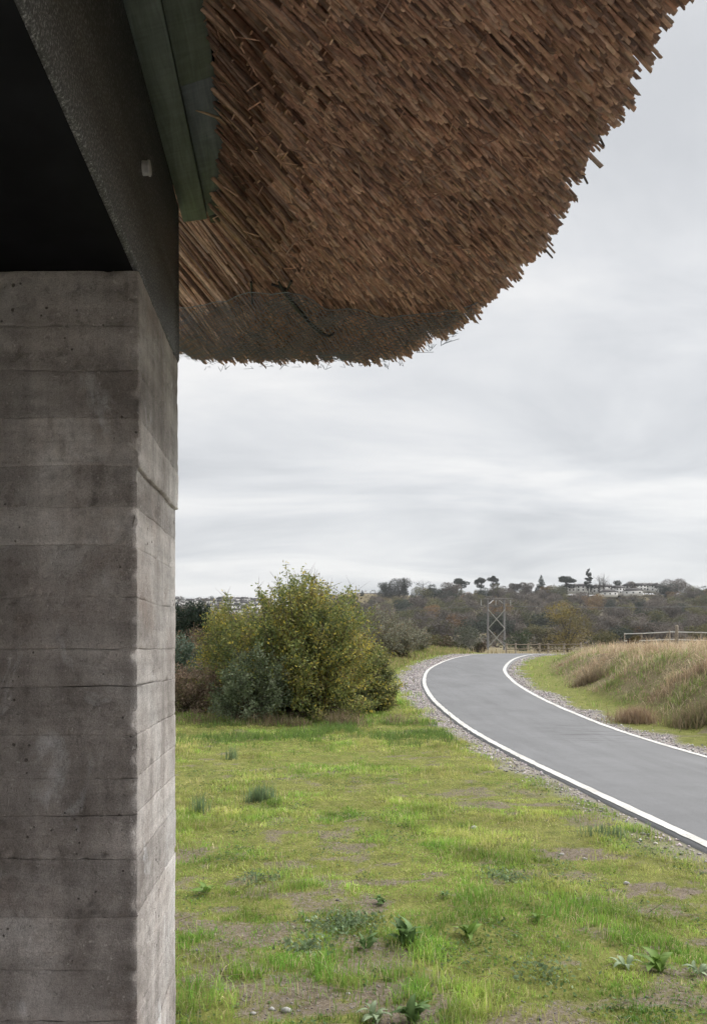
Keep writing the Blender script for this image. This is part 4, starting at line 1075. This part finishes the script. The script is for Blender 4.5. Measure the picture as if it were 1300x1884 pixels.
weed('dock_plant', 1212, 1785, 13, .15, 'dock', 'bright green dock plant near the lower right corner', 'dock plant')
weed('dock_plant', 745, 1742, 16, .17, 'dark', 'large dark green dock plant in the foreground lawn', 'dock plant', (25, 80))
weed('dock_plant', 672, 1752, 9, .11, 'dark', 'smaller dark dock plant left of the large dark one', 'dock plant', (20, 70))
weed('dock_plant', 862, 1728, 9, .13, 'dock', 'light green dock plant right of the large dark one', 'dock plant')
weed('dock_plant', 700, 1668, 10, .10, 'dark', 'small dark rosette on a bare patch behind the dark docks', 'dock plant', (10, 45))
weed('dock_plant', 762, 1878, 15, .13, 'dark', 'dark leafy plant at the bottom edge of the lawn', 'dock plant', (20, 75))
weed('dock_plant', 690, 1880, 11, .11, 'pale', 'pale leaved plant at the bottom edge of the lawn', 'pale weed', (10, 60))
weed('dock_plant', 378, 1648, 8, .12, 'dock', 'light green dock plant close to the earth wall', 'dock plant', (10, 50))
weed('dock_plant', 1284, 1792, 9, .11, 'pale', 'pale leaved plant right of the bright green dock', 'pale weed', (5, 40))
weed('dock_plant', 1150, 1780, 7, .09, 'pale', 'flat pale leaved plant left of the bright green dock', 'pale weed', (5, 35))
weed('dock_plant', 990, 1700, 8, .08, 'dock', 'small light green rosette in the middle of the near lawn', 'dock plant', (10, 50))
weed('dock_plant', 815, 1655, 7, .07, 'dark', 'tiny dark rosette beyond the light green dock', 'dock plant', (10, 50))
# feathery grey-green patches
XX, YY = [], []
for (u, v, r_, nn) in ((615, 1712, .17, 420), (565, 1752, .12, 260), (650, 1700, .13, 240), (1000, 1790, .15, 200), (480, 1620, .15, 220), (930, 1620, .15, 200)):
    Y0 = 2240 / (v - 1190); XX.append(rng.normal(at(u, Y0), r_ * .6, nn)); YY.append(rng.normal(Y0, r_ * .5, nn))
X, Y = np.concatenate(XX), np.concatenate(YY); n = len(X)
P = np.stack([X, Y, terrain(X, Y) + rng.uniform(.006, .03, n)], 1)
V, F, c_ = leaf_quads(P, rng.uniform(.012, .034, n), np.array([[0.23, 0.31, 0.17]]) * rng.uniform(.6, 1.4, (n, 1)))
tag(mk('feathery_weeds', V, F, M['leaf'], col=c_), 'feathery grey green weeds in patches across the near lawn', 'weeds', kind='stuff')

# loose stones one can pick out
def stone(u, v, r_, lab, c0=.42):
    Y = 2240 / (v - 1190); x = at(u, Y); n = 14
    mb = MB(); zc = gz(x, Y) + r_ * .25
    ph = (1 + 5 ** .5) / 2
    base = np.array([(-1, ph, 0), (1, ph, 0), (-1, -ph, 0), (1, -ph, 0), (0, -1, ph), (0, 1, ph), (0, -1, -ph), (0, 1, -ph), (ph, 0, -1), (ph, 0, 1), (-ph, 0, -1), (-ph, 0, 1)]) / 1.9
    tri = [(0, 11, 5), (0, 5, 1), (0, 1, 7), (0, 7, 10), (0, 10, 11), (1, 5, 9), (5, 11, 4), (11, 10, 2), (10, 7, 6), (7, 1, 8), (3, 9, 4), (3, 4, 2), (3, 2, 6), (3, 6, 8), (3, 8, 9), (4, 9, 5), (2, 4, 11), (6, 2, 10), (8, 6, 7), (9, 8, 1)]
    V = base * rng.uniform(.75, 1.2, (12, 1)) * np.array([1.25, .9, .6]) * r_ + np.array([x, Y, zc])
    mb.add(V, F3=tri, c=np.array([1, .97, .93]) * c0)
    o = mb.build('stone', M['stone'], None, (x, Y, 0)); tag(o, lab, 'stone', 'loose stones on the bare soil')
for u, v, r_, lab in ((527, 1866, .022, 'pale stone, largest on the bare soil at the bottom'), (500, 1862, .014, 'pale stone left of the largest bottom stone'), (565, 1702, .016, 'flat pale stone on the bare patch beyond the feathery weeds'), (466, 1870, .013, 'small stone at the lower left of the soil patch'),
                      (1032, 1572, .024, 'pale flat stone in the lawn, left of the path edge'), (1075, 1580, .02, 'darker stone right of the flat lawn stone'), (1152, 1625, .02, 'pale stone near the bare soil by the right frame edge'), (872, 1522, .03, 'small pale stone far out on the lawn'), (640, 1832, .012, 'small pale stone right of the bottom soil patch')):
    stone(u, v, r_, lab)

# ================================================================== FENCES
def post_rail(name, pts_, post_h, post_r, rails, mat, label, cat, round_rail=False, rmat=None, thick=.05):
    p0 = np.array(pts_[0]); root = empty(name, (p0[0], p0[1], gz(*p0))); tag(root, label, cat)
    org = np.array([p0[0], p0[1], gz(*p0)]); tops = []
    for (x, y) in pts_:
        mb = MB(); g_ = gz(x, y); hh = post_h * rng.uniform(.96, 1.05)
        mb.tube([(x, y, g_ - .2), (x + rng.normal(0, .012), y, g_ + hh)], [post_r, post_r * .95], 8); o = mb.build('post', M[mat], root, org); tops.append((x, y, g_))
    for rz in rails:
        for a, b_ in zip(tops[:-1], tops[1:]):
            mb = MB(); mb.tube([(a[0], a[1] - post_r, a[2] + rz), (b_[0], b_[1] - post_r, b_[2] + rz)], thick, 6); mb.build('rail', M[rmat or mat], root, org)
    return root
post_rail('post_and_rail_fence', [(at(u, Y), Y) for u, Y in ((931, 78), (948, 77.5), (971, 77), (992, 76.5), (1008, 76), (1037, 75), (1068, 74))], 1.45, .10, (1.30, .85), 'fence_wood', 'low wooden post and rail fence beyond the crest of the path', 'fence', thick=.055)
fy = 33
root = post_rail('rail_fence', [(at(u, Y), Y) for u, Y in ((1148, 34.5), (1180, 33.8), (1232, 32.5), (1290, 31.2), (1350, 30))], 0.86, .032, (0.80, .48), 'fence_wood', 'white railed fence behind the grassy bank at the right', 'fence', rmat='white_rail', thick=.024)
x, Y = at(1244, 25.5), 25.5; mb = MB(); g_ = gz(x, Y); mb.tube([(x, Y, g_ - .1), (x, Y, g_ + .40), (x + .01, Y, g_ + .92)], [.055, .055, .05], 10); mb.tube([(x + .01, Y, g_ + .92), (x + .01, Y, g_ + .95)], [.05, .03], 10)
tag(mb.build('wooden_post', M['fence_wood'], None, (x, Y, g_)), 'single weathered wooden post standing in the bank grass', 'post')

# ================================================================== POWER POLE
Yp = 180.0; ppx = at(897, Yp), at(927, Yp); zb = 0.6; zt = pv(1103, Yp)
org = np.array([(ppx[0] + ppx[1]) / 2, Yp, 0.0]); pyl = empty('power_pylon', org); tag(pyl, 'two legged timber power pylon with pale cross bracing', 'pylon')
for x in ppx:
    mb = MB(); mb.tube([(x, Yp, zb - 1), (x, Yp, zt + .25)], [.27, .2], 8); mb.build('pole', M['pole_wood'], pyl, org)
def bar(name, a, b_, r_, parent, mat='steel_pale'):
    mb = MB(); mb.tube([a, b_], r_ * .8, 6); return mb.build(name, M[mat], parent, org)
ya = Yp - .32
for va, vb in ((1122, 1156), (1157, 1190)):
    bar('brace', (ppx[0], ya, pv(va, Yp)), (ppx[1], ya, pv(vb, Yp)), .13, pyl); bar('brace', (ppx[1], ya - .27, pv(va, Yp)), (ppx[0], ya - .27, pv(vb, Yp)), .13, pyl)
arm = bar('crossarm', (at(881, Yp), ya, pv(1103, Yp)), (at(942, Yp), ya, pv(1101.5, Yp)), .12, pyl, 'pole_wood')
bar('brace', (at(899, Yp), ya - .1, pv(1111, Yp)), (at(906, Yp), ya - .1, pv(1104.5, Yp)), .12, pyl); bar('brace', (at(917, Yp), ya - .1, pv(1104.5, Yp)), (at(925, Yp), ya - .1, pv(1111, Yp)), .12, pyl)
ins = []
for u in (884, 911, 938):
    mb = MB(); x = at(u, Yp); z0 = pv(1104.3, Yp)
    for i in range(5): mb.tube([(x, ya, z0 - .26 * i), (x, ya, z0 - .26 * i - .13), (x, ya, z0 - .26 * i - .25)], [.05, .14, .05], 8)
    mb.build('insulator', M['steel_pale'], pyl, org); ins.append((x, ya, z0 - 1.35))
for u in (884, 938):
    x = at(u, Yp); mb = MB(); mb.tube([(x, ya - .1, ins[0][2]), (x + (.9 if u < 900 else -.9), ya - .5, ins[0][2] - 1.1), (x + (2.0 if u < 900 else -2.0), ya - .3, ins[0][2] + .9)], .045, 5); mb.build('jumper_wire', M['wire_dark'], pyl, org)
for k, (p_, lab) in enumerate(zip(ins, ('left hand', 'middle', 'right hand'))):
    mb = MB(); A = np.array(p_); B = np.array([128 + k * 2.0, 118 + k * 5, 10.3 + 0.5 * k]); C_ = np.array([-75 + k * 4.5, 262 + k * 3, 14.0])
    for E1, s_ in ((B, 1.3), (C_, 1.2)):
        t_ = np.linspace(0, 1, 24)[:, None]; P = A * (1 - t_) + E1 * t_; P[:, 2] -= (4 * s_ * t_ * (1 - t_))[:, 0]
        mb.tube(P, .024, 4, cap=False)
    tag(mb.build('power_cable', M['wire_dark'], None, tuple(A)), 'thin overhead power cable from the %s insulator of the pylon' % lab, 'cable', 'overhead power cables')

# ================================================================== FAR TREES
def facets(P, size, cols, upw=0.0):
    n = len(P); f = rng.normal(0, 1, (n, 3)); f /= np.linalg.norm(f, axis=1)[:, None]
    s_ = np.cross(f, rng.normal(0, 1, (n, 3))); s_ /= np.linalg.norm(s_, axis=1)[:, None]
    V = np.stack([P - f * size[:, None] * .5, P + s_ * size[:, None] * .5, P + f * size[:, None] * .5], 1).reshape(-1, 3)
    return V, np.arange(n * 3).reshape(-1, 3), np.repeat(cols, 3, 0)
def lobes(n, spec):
    """points in the outer part of several ellipsoid lobes; spec rows: x,y,z,rx,ry,rz"""
    spec = np.array(spec, float); vol = spec[:, 3] * spec[:, 4] + spec[:, 3] * spec[:, 5]
    k = rng.choice(len(spec), n, p=vol / vol.sum()); s_ = spec[k]
    dv = rng.normal(0, 1, (n, 3)); dv /= np.linalg.norm(dv, axis=1)[:, None]
    r_ = rng.uniform(.35, 1.0, n) ** .45 * (1 + rng.normal(0, .07, n))
    return s_[:, :3] + dv * s_[:, 3:] * r_[:, None], k
def tree_proto(kind, h, w_, n, pal, fs):
    """returns (trunk MB, crown arrays) for a tree of height h, crown width w_"""
    tr = MB(); pal = np.array(pal); sp_ = []
    if kind in ('round', 'bare', 'bushy'):
        th = h * (.32 if kind != 'bushy' else .12)
        tr.tube([(0, 0, -1), (rng.normal(0, .2), 0, th), (rng.normal(0, .4), 0, h * .62)], [h * .026, h * .020, h * .008], 6)
        nl = 15 if kind != 'bushy' else 16
        for i in range(nl):
            a = rng.uniform(0, 6.28); rr = w_ * .5 * math.sqrt(rng.uniform(0.02, .6)); zf = rng.uniform(.36 if kind != 'bushy' else .12, .84)
            rr *= math.sqrt(max(.15, 1 - ((zf - .5) / .5) ** 2)); lr = w_ * rng.uniform(.15, .26) * (1.1 if kind == 'bushy' else 1)
            sp_.append((math.cos(a) * rr, math.sin(a) * rr, h * zf, lr, lr, lr * rng.uniform(.7, 1.0)))
            tr.tube([(0, 0, th * .9), (math.cos(a) * rr * .5, math.sin(a) * rr * .5, (th + h * zf) * .55), (math.cos(a) * rr, math.sin(a) * rr, h * zf)], [h * .011, h * .007, h * .003], 4, cap=False)
    elif kind == 'umbrella':
        tr.tube([(0, 0, -1), (.25, 0, h * .35), (-.15, 0, h * .62), (.2, 0, h * .9)], [h * .022, h * .018, h * .014, h * .006], 6)
        for i in range(11):
            a = rng.uniform(0, 6.28); rr = w_ * .5 * math.sqrt(rng.uniform(0, 1)) * .8; zf = .93 - .16 * (rr / (w_ * .5)) ** 2 - rng.uniform(0, .14)
            if i > 8: zf = rng.uniform(.5, .66)
            sp_.append((math.cos(a) * rr, math.sin(a) * rr, h * zf, w_ * .24, w_ * .24, h * .085))
            tr.tube([(0, 0, h * .58), (math.cos(a) * rr, math.sin(a) * rr, h * zf)], [h * .010, h * .005], 4, cap=False)
    elif kind == 'layered':
        tr.tube([(0, 0, -1), (0, 0, h * .99)], [h * .020, h * .005], 6)
        for i in range(8):
            zf = .34 + .62 * i / 7 + rng.uniform(-.02, .02); rr = w_ * .5 * (.5 + .5 * math.sin(min(1, (1 - zf) * 2.2) * 1.57)) * rng.uniform(.6, 1.15) * (.7 if i == 7 else 1)
            for a in rng.uniform(0, 6.28, 4): sp_.append((math.cos(a) * rr * .6, math.sin(a) * rr * .6, h * (zf + rng.uniform(-.035, .035)), rr * .42, rr * .42, h * .032))
    elif kind == 'cedar':
        tr.tube([(0, 0, -1), (0, 0, h * .98)], [h * .024, h * .005], 6)
        for i in range(11):
            zf = .22 + .76 * i / 10; rr = w_ * .5 * (1.02 - zf) * 1.25
            for a in rng.uniform(0, 6.28, 4): sp_.append((math.cos(a) * rr * .6, math.sin(a) * rr * .6, h * zf, rr * .5 + .15, rr * .5 + .15, h * .04))
    elif kind == 'wispy':
        tr.tube([(0, 0, -1), (.2, 0, h * .4), (.1, 0, h * .95)], [h * .022, h * .016, h * .003], 6)
        for i in range(26):
            a = rng.uniform(0, 6.28); z0 = rng.uniform(.3, .75); rr = w_ * .5 * rng.uniform(.35, 1); z1_ = z0 + rng.uniform(.12, .28)
            q0 = np.array([.1, 0, h * z0]); q1 = np.array([math.cos(a) * rr, math.sin(a) * rr, h * min(z1_, .98)])
            tr.tube([q0, q0 * .5 + q1 * .5 + np.array([0, 0, h * .02]), q1], [h * .008, h * .006, h * .002], 4, cap=False)
            sp_.append((q1[0], q1[1], q1[2], w_ * .10, w_ * .10, h * .07))
    P, k = lobes(n, sp_)
    lobec = pal[rng.integers(0, len(pal), len(sp_))]
    c_ = lobec[k] * rng.uniform(.75, 1.25, (n, 1))
    return tr, facets(P, fs * rng.uniform(.6, 1.4, n), c_)
def build_tree(name, loc, proto, label, cat, group=None, rz=0.0, sc=1.0):
    tr, (V, F, c_) = proto; root = empty(name, loc); root.rotation_euler[2] = rz; root.scale = (sc, sc, sc)
    tag(root, label, cat, group)
    tr.build('trunk', M['far_bark'], root); mk('crown', V, F, M['far_leaf'], root, col=c_); return root
BARE = [(0.165, 0.142, 0.122), (0.205, 0.178, 0.154), (0.135, 0.120, 0.104)]
OLV = [(0.155, 0.152, 0.078), (0.200, 0.182, 0.086), (0.125, 0.132, 0.076)]
RUS = [(0.24, 0.155, 0.085), (0.27, 0.19, 0.095), (0.20, 0.14, 0.095)]
DKG = [(0.050, 0.062, 0.050), (0.070, 0.082, 0.064), (0.056, 0.066, 0.056)]
protos = []
kinds = [('bare', BARE, 'grey leafless tree'), ('round', OLV, 'olive brown tree'), ('round', RUS, 'russet autumn tree'), ('round', DKG, 'dark green tree'), ('bare', BARE + OLV[:1], 'brownish grey bare tree')]
wood_src = []
for ki, (kd, pal, nm) in enumerate(kinds):
    for v_ in range(2):
        wood_src.append((ki, build_tree('woodland_tree', (0, 0, -200), tree_proto(kd, 11.5, 12.5, 2600, pal, .62), 'x', 'tree')))
def hz(x, y): return float(terrain(np.array([x], float), np.array([y], float))[0])
WL = {0: 'grey leafless tree in the wood covering the far hillside', 1: 'olive brown tree in the wood covering the far hillside', 2: 'russet leaved tree in the wood covering the far hillside', 3: 'dark green tree in the wood covering the far hillside', 4: 'brownish bare tree in the wood covering the far hillside'}
first = set(); placed = []
rows = [(345, 26, 0), (380, 25, 0), (420, 25, 1), (460, 25, 1), (505, 25, 2), (550, 25, 2), (600, 26, 3), (638, 26, 3)]
spots = []
for ri, (Yr_, nn, band) in enumerate(rows):
    for i in range(nn):
        spots.append((610 + (1335 - 610) * (i + .5 + rng.uniform(-.4, .4)) / nn, Yr_ + rng.uniform(-16, 14), band))
for i in range(34): spots.append((690 + 640 * (i + rng.uniform(0, 1)) / 34, 664 + rng.uniform(-8, 6), 3))
for i in range(34): spots.append((rng.uniform(318, 520), rng.uniform(360, 800), 4))
for (u, Y, band) in spots:
    if Y > 655 and (1036 < u < 1226 or 692 < u < 766): continue
    x = at(u, Y)
    g_ = float(fbm(np.array([x * .018]), np.array([Y * .018]), seed=401)[0])
    pr = np.array([.42, .24, .06, .08, .20])
    if g_ > .55: pr = np.array([.22, .36, .16, .06, .20])
    if g_ < .42: pr = np.array([.47, .14, .02, .18, .19])
    ki = int(rng.choice(5, p=pr / pr.sum())); vi = ki * 2 + int(rng.integers(0, 2))
    src = wood_src[vi][1]
    o = src if vi not in first else copy_tree(src)
    first.add(vi)
    o.location = (x, Y, hz(x, Y) - .5); o.rotation_euler[2] = rng.uniform(0, 6.28); s_ = rng.uniform(.7, 1.2) * (1.25 if Y > 655 else 1); o.scale = (s_ * rng.uniform(.9, 1.2), s_ * rng.uniform(.9, 1.2), s_)
    zone = 0 if u < 610 else 1 if u < 800 else 2 if u < 980 else 3 if u < 1140 else 4
    placed.append((ki, band, zone, u, o))
BN = ['at the foot of', 'low in', 'high in', 'at the top of', 'in']; ZN = ['below the hillside town', 'left of the pines', 'around the pylon', 'above the bronze bush', 'near the right edge']
KN = ['grey leafless tree', 'olive brown tree', 'russet tree', 'dark green tree', 'brownish bare tree']
OR = ['first', 'second', 'third', 'fourth', 'fifth', 'sixth', 'seventh', 'eighth', 'ninth', 'tenth', 'eleventh', 'twelfth', 'thirteenth', 'fourteenth', 'fifteenth', 'sixteenth', 'seventeenth', 'eighteenth']
import collections
bins = collections.defaultdict(list)
for p_ in placed: bins[p_[:3]].append(p_)
for (ki, band, zone), lst in bins.items():
    lst.sort(key=lambda p_: p_[3])
    for i, p_ in enumerate(lst):
        where = ('the wood ' if band < 4 else 'the trees ') + ZN[zone]
        nm = KN[ki] if len(lst) == 1 else '%s, %s from left,' % (KN[ki], OR[min(i, 17)])
        tag(p_[4], '%s %s %s' % (nm, BN[band], where), 'tree', 'woodland ' + KN[ki] + 's on the far hillside')
# undergrowth filling the wood floor
n = 26000; Y = rng.uniform(300, 690, n); u = rng.uniform(560, 1360, n); X = at(u, Y); Z = terrain(X, Y) + rng.uniform(0, 3.2, n)
cc = np.array([(0.12, 0.105, 0.095), (0.15, 0.125, 0.105), (0.11, 0.11, 0.075)])[rng.integers(0, 3, n)] * rng.uniform(.7, 1.3, (n, 1))
V, F, c_ = facets(np.stack([X, Y, Z], 1), rng.uniform(1.2, 2.6, n), cc)
tag(mk('undergrowth', V, F, M['far_leaf'], col=c_), 'brown undergrowth between the trees of the far hillside', 'undergrowth', kind='stuff')
# skyline and valley trees, one by one
Yk = 680
sk = [(711, 1071, 34, 'bushy', DKG, 'dark evergreen at the left end of the ridge clump'), (735, 1066, 46, 'bushy', [(0.07, .07, .062), (.058, .06, .052)], 'broad dark tree in the middle of the ridge clump'), (743, 1062, 16, 'cedar', DKG, 'dark pointed conifer rising from the ridge clump'),
      (776, 1067, 38, 'wispy', DKG, 'open branched tree right of the dark ridge clump'), (813, 1081, 18, 'wispy', BARE, 'small thin bare tree on the ridge beside a white house'), (850, 1061, 26, 'umbrella', DKG, 'flat topped pine, leftmost of the three ridge pines'),
      (885, 1061, 20, 'umbrella', DKG, 'flat topped pine, middle one of the three ridge pines'), (906, 1058, 18, 'umbrella', DKG, 'flat topped pine, rightmost of the three ridge pines'), (880, 1085, 24, 'round', [(0.22, .18, .05), (.18, .15, .05)], 'yellow leaved tree below the ridge pines'),
      (912, 1095, 30, 'round', RUS, 'orange brown tree behind the pylon top'), (930, 1078, 26, 'wispy', BARE, 'thin bare tree right of the ridge pines'), (945, 1072, 26, 'bare', BARE, 'grey bare tree on the ridge, right of the pylon'), (968, 1070, 30, 'bare', BARE, 'broad grey bare tree on the ridge before the cedar'),
      (998, 1057, 28, 'cedar', DKG, 'pointed dark cedar above the orange tree'), (1004, 1078, 26, 'round', [(0.20, .12, .04), (.17, .13, .045)], 'orange and yellow tree below the cedar'), (1030, 1076, 22, 'bushy', DKG, 'dark rounded evergreen left of the large ridge pine'),
      (1045, 1057, 32, 'umbrella', DKG, 'large flat topped pine at the left end of the house row'), (1085, 1045, 17, 'layered', DKG, 'tall tiered conifer above the row of white houses'), (1101, 1058, 20, 'wispy', BARE, 'bare tree right of the tall tiered conifer'), (1113, 1055, 22, 'wispy', BARE, 'second bare tree right of the tall tiered conifer'),
      (1137, 1061, 22, 'bushy', [(0.05, .055, .04), (.06, .055, .05)], 'ivy clad tree behind the middle of the house row'), (1160, 1068, 26, 'bare', BARE, 'grey bare tree behind the right half of the house row'), (1240, 1066, 52, 'bare', BARE, 'broad bare tree at the right end of the house row'), (1275, 1078, 34, 'bare', BARE + OLV, 'bare tree on the ridge at the right frame edge'),
      (667, 1085, 8, 'cedar', DKG, 'tiny conifer between the white houses left of the ridge clump'), (790, 1082, 30, 'bare', DKG + BARE, 'dark tree at the foot of the open branched ridge tree'), (830, 1080, 26, 'bare', BARE + OLV, 'grey tree between the small bare tree and the pines'), (1290, 1085, 40, 'round', OLV, 'olive tree on the ridge at the right frame edge')]
for (u, vt, wpx, kd, pal, lab) in sk:
    x = at(u, Yk); g_ = hz(x, Yk); h = pv(vt, Yk) - g_; 
    nm = {'umbrella': 'pine_tree', 'layered': 'conifer_tree', 'cedar': 'conifer_tree', 'wispy': 'bare_tree'}.get(kd, 'ridge_tree')
    build_tree(nm, (x, Yk + rng.uniform(-6, 6), g_ - .3), tree_proto(kd, max(h, 6), wpx * Yk / 1400 * 1.05, int(np.clip(22 * max(h, 6) * wpx * .5, 1200, 7500)) if kd != 'wispy' else 520, pal, .72 if kd != 'wispy' else .45), lab, 'tree', 'trees along the ridge')
# shrubs in the valley, nearer
def vshrub(u, vb, vt, wpx, Y, pal, lab, n=2600, fs=.26, kd='bushy', nm='valley_shrub'):
    x = at(u, Y); g_ = hz(x, Y); h = pv(vt, Y) - g_
    build_tree(nm, (x, Y, g_ - .1), tree_proto(kd, h, wpx * Y / 1400, n, pal, fs), lab, 'shrub', 'shrubs in the valley')
GG = [(0.20, 0.205, 0.17), (0.26, 0.265, 0.225), (0.15, 0.16, 0.12)]
vshrub(856, 1200, 1152, 66, 120, GG, 'pale grey green willow shrub left of the pylon')
vshrub(825, 1205, 1170, 64, 70, [(0.085, .075, .045), (.12, .085, .06), (.07, .075, .035)], 'low brown green shrub just beyond the path crest', fs=.17)
vshrub(956, 1190, 1158, 48, 150, [(0.07, .10, .05), (.10, .11, .08)], 'green grey shrub right of the pylon')
vshrub(1045, 1190, 1108, 104, 130, [(0.24, .20, .09), (.30, .245, .095), (.18, .16, .085)], 'tall bronze leaved bush behind the low wooden fence', n=5200, fs=.3)
vshrub(1000, 1190, 1160, 60, 140, [(0.10, .095, .06), (.085, .07, .05)], 'brown shrub at the left foot of the bronze bush')
vshrub(1105, 1190, 1160, 56, 110, OLV, 'olive shrub at the right foot of the bronze bush')
vshrub(790, 1195, 1168, 50, 100, OLV + GG[:1], 'olive shrub behind the grassy rise left of the crest')
vshrub(880, 1198, 1180, 26, 100, [(0.13, .10, .07), (.09, .085, .05)], 'low brown shrub at the foot of the pylon', fs=.2)
vshrub(1168, 1180, 1158, 26, 34, [(0.15, .12, .05), (.11, .06, .045)], 'small ochre and red shrub at the left end of the white fence', n=1200, fs=.07)
for j, (u, vt, wpx, pal) in enumerate(((1140, 1150, 50, DKG), (1190, 1146, 56, RUS[:1] + BARE), (1235, 1150, 56, BARE), (1285, 1148, 60, OLV), (1325, 1150, 50, BARE), (730, 1150, 60, BARE), (690, 1150, 60, OLV), (650, 1140, 60, BARE))):
    vshrub(u, 1190, vt, wpx, 230, pal, ('dark evergreen shrub at the wood edge right of the bronze bush', 'reddish shrub at the wood edge above the white fence', 'grey shrub at the wood edge above the single wooden post', 'olive shrub at the wood edge near the right frame edge', 'grey shrub at the wood edge on the right frame edge', 'grey shrub at the wood edge left of the brown shrub', 'olive shrub at the wood edge beside the olive bush', 'grey shrub at the wood edge behind the olive bush')[j], fs=.45, kd='bare', nm='wood_edge_shrub')

# ================================================================== HOUSES
ORD = ['first', 'second', 'third', 'fourth', 'fifth', 'sixth', 'seventh', 'eighth', 'ninth', 'tenth', 'eleventh', 'twelfth', 'thirteenth', 'fourteenth']
def house(name, loc, w_, dp, h, rh, label, group, rz=0.0, wins=3, hip=False, roofm='roof_slate', gable_front=False):
    root = empty(name, loc); root.rotation_euler[2] = rz; tag(root, label, 'house', group)
    mb = MB(); mb.box((-w_ / 2, -dp / 2, -1.5), (w_ / 2, dp / 2, h)); wl = mb.build('wall', M['wall_white'], root)
    ov = .5
    W2, D2 = w_ / 2 + ov, dp / 2 + ov; e0 = h - .15
    if gable_front: V = [(-W2, -D2, e0), (W2, -D2, e0), (W2, D2, e0), (-W2, D2, e0), (0, -D2 + .01, h + rh), (0, D2 - .01, h + rh)]; F4 = [(1, 2, 5, 4), (3, 0, 4, 5), (0, 3, 2, 1)]; F3 = [(0, 1, 4), (2, 3, 5)]
    else:
        k = W2 * (.45 if hip else .0) ; V = [(-W2, -D2, e0), (W2, -D2, e0), (W2, D2, e0), (-W2, D2, e0), (-W2 + k, 0, h + rh), (W2 - k, 0, h + rh)]; F4 = [(0, 1, 5, 4), (2, 3, 4, 5), (0, 3, 2, 1)]; F3 = [(1, 2, 5), (3, 0, 4)]
    mb = MB(); mb.add(V, F4, F3)
    rf = mb.build('roof', M[roofm], root)
    mb = MB(); mb.box((w_ * .28, -.4, h + rh * .5), (w_ * .28 + .8, .4, h + rh + .9)); mb.build('chimney', M['wall_white'], rf)
    for i in range(wins):
        for zz_ in ([.8] if h < 4 else [.8, 3.3]):
            mb = MB(); xx = -w_ / 2 + w_ * (i + .5) / wins; mb.box((xx - .65, -dp / 2 - .03, zz_), (xx + .65, -dp / 2 + .05, zz_ + 1.3)); mb.build('window', M['glass_dark'], root)
Yh = 690
for i, (u, w_, vb, h) in enumerate(((1051, 11, 1089, 4.6), (1070, 12, 1089, 4.8), (1092, 10, 1091, 4.2), (1108, 15, 1090, 4.6), (1118, 14, 1096, 2.8), (1136, 9, 1093, 5.0), (1152, 13, 1089, 4.8), (1163, 16, 1094, 3.2), (1177, 9, 1087, 4.4), (1189, 10, 1088, 5.0), (1203, 10, 1088, 4.8), (1214, 8, 1090, 4.2))):
    y = Yh + rng.uniform(-8, 8) - (14 if vb > 1092 else 0); x = at(u, y)
    house('ridge_house', (x, y, pv(vb, y)), w_, 8, h, 2.6, '%s white walled house from the left in the ridge row' % ORD[i], 'white houses on the ridge', rng.uniform(-.3, .3), wins=3, hip=bool(i % 3 == 1), gable_front=bool(i % 4 == 2))
for i, (u, w_, vb, lab) in enumerate(((664, 11, 1103, 'white house beside the olive bush, on the ridge'), (686, 12, 1103, 'white house left of the dark ridge trees'), (816, 9, 1096, 'lone white house on the ridge between thin trees'))):
    x = at(u, 700); house('ridge_house', (x, 700, pv(vb, 700)), w_, 8, 3.6, 2.4, lab, 'white houses on the ridge', rng.uniform(-.2, .2), wins=3, gable_front=(i == 2))
# hillside town at the far left
TR = ['top', 'second', 'third', 'fourth', 'fifth', 'lowest']
k = 0
for ri, (Y, v0, v1) in enumerate(((1050, 1116, 1112), (1000, 1124, 1120), (950, 1132, 1129), (900, 1141, 1138), (850, 1150, 1147), (800, 1160, 1157))):
    for i in range(9):
        u = 322 + (i + rng.uniform(.1, .9)) * 18; x = at(u, Y + 0); y = Y + rng.uniform(-15, 15); x = at(u, y)
        house('town_house', (x, y, hz(x, y)), rng.uniform(8, 13), 8, rng.uniform(4, 6), 2.6, 'pale house, %s from the left in the %s row of the distant town' % (ORD[i], TR[ri]), 'houses of the distant hillside town', rng.uniform(-.6, .6), wins=2, gable_front=bool(rng.integers(0, 2)))
src = build_tree('town_tree', (at(340, 1020), 1020, hz(at(340, 1020), 1020)), tree_proto('round', 10, 9, 420, BARE + DKG, 1.1), 'x', 'tree')
src2 = build_tree('town_tree', (at(360, 1020), 1020, hz(at(360, 1020), 1020)), tree_proto('bushy', 10, 10, 420, DKG, 1.1), 'x', 'tree')
TLAB = 'dark tree among the houses of the distant hillside town'
for i in range(46):
    y = rng.uniform(770, 1055); x = at(rng.uniform(318, 505), y); o = (src if i == 0 else src2 if i == 1 else copy_tree(src if i % 2 else src2))
    o.location = (x, y, hz(x, y) - .3); s_ = rng.uniform(.6, 1.15); o.scale = (s_, s_, s_); o.rotation_euler[2] = rng.uniform(0, 6.28); tag(o, TLAB, 'tree', 'trees of the distant hillside town')

# ================================================================== AIR
mh = bpy.data.materials.new('haze_air'); mh.use_nodes = True; th_ = mh.node_tree; th_.nodes.clear()
oo = th_.nodes.new('ShaderNodeOutputMaterial'); pvn = th_.nodes.new('ShaderNodeVolumePrincipled')
pvn.inputs['Color'].default_value = (0.93, 0.96, 1.0, 1); pvn.inputs['Density'].default_value = 0.00011; pvn.inputs['Anisotropy'].default_value = 0.2
th_.links.new(pvn.outputs[0], oo.inputs['Volume'])
mb = MB(); mb.box((-3200, -600, -12), (3200, 5600, 130))
tag(mb.build('haze', mh), 'thin pale haze over the valley', 'haze', kind='stuff')
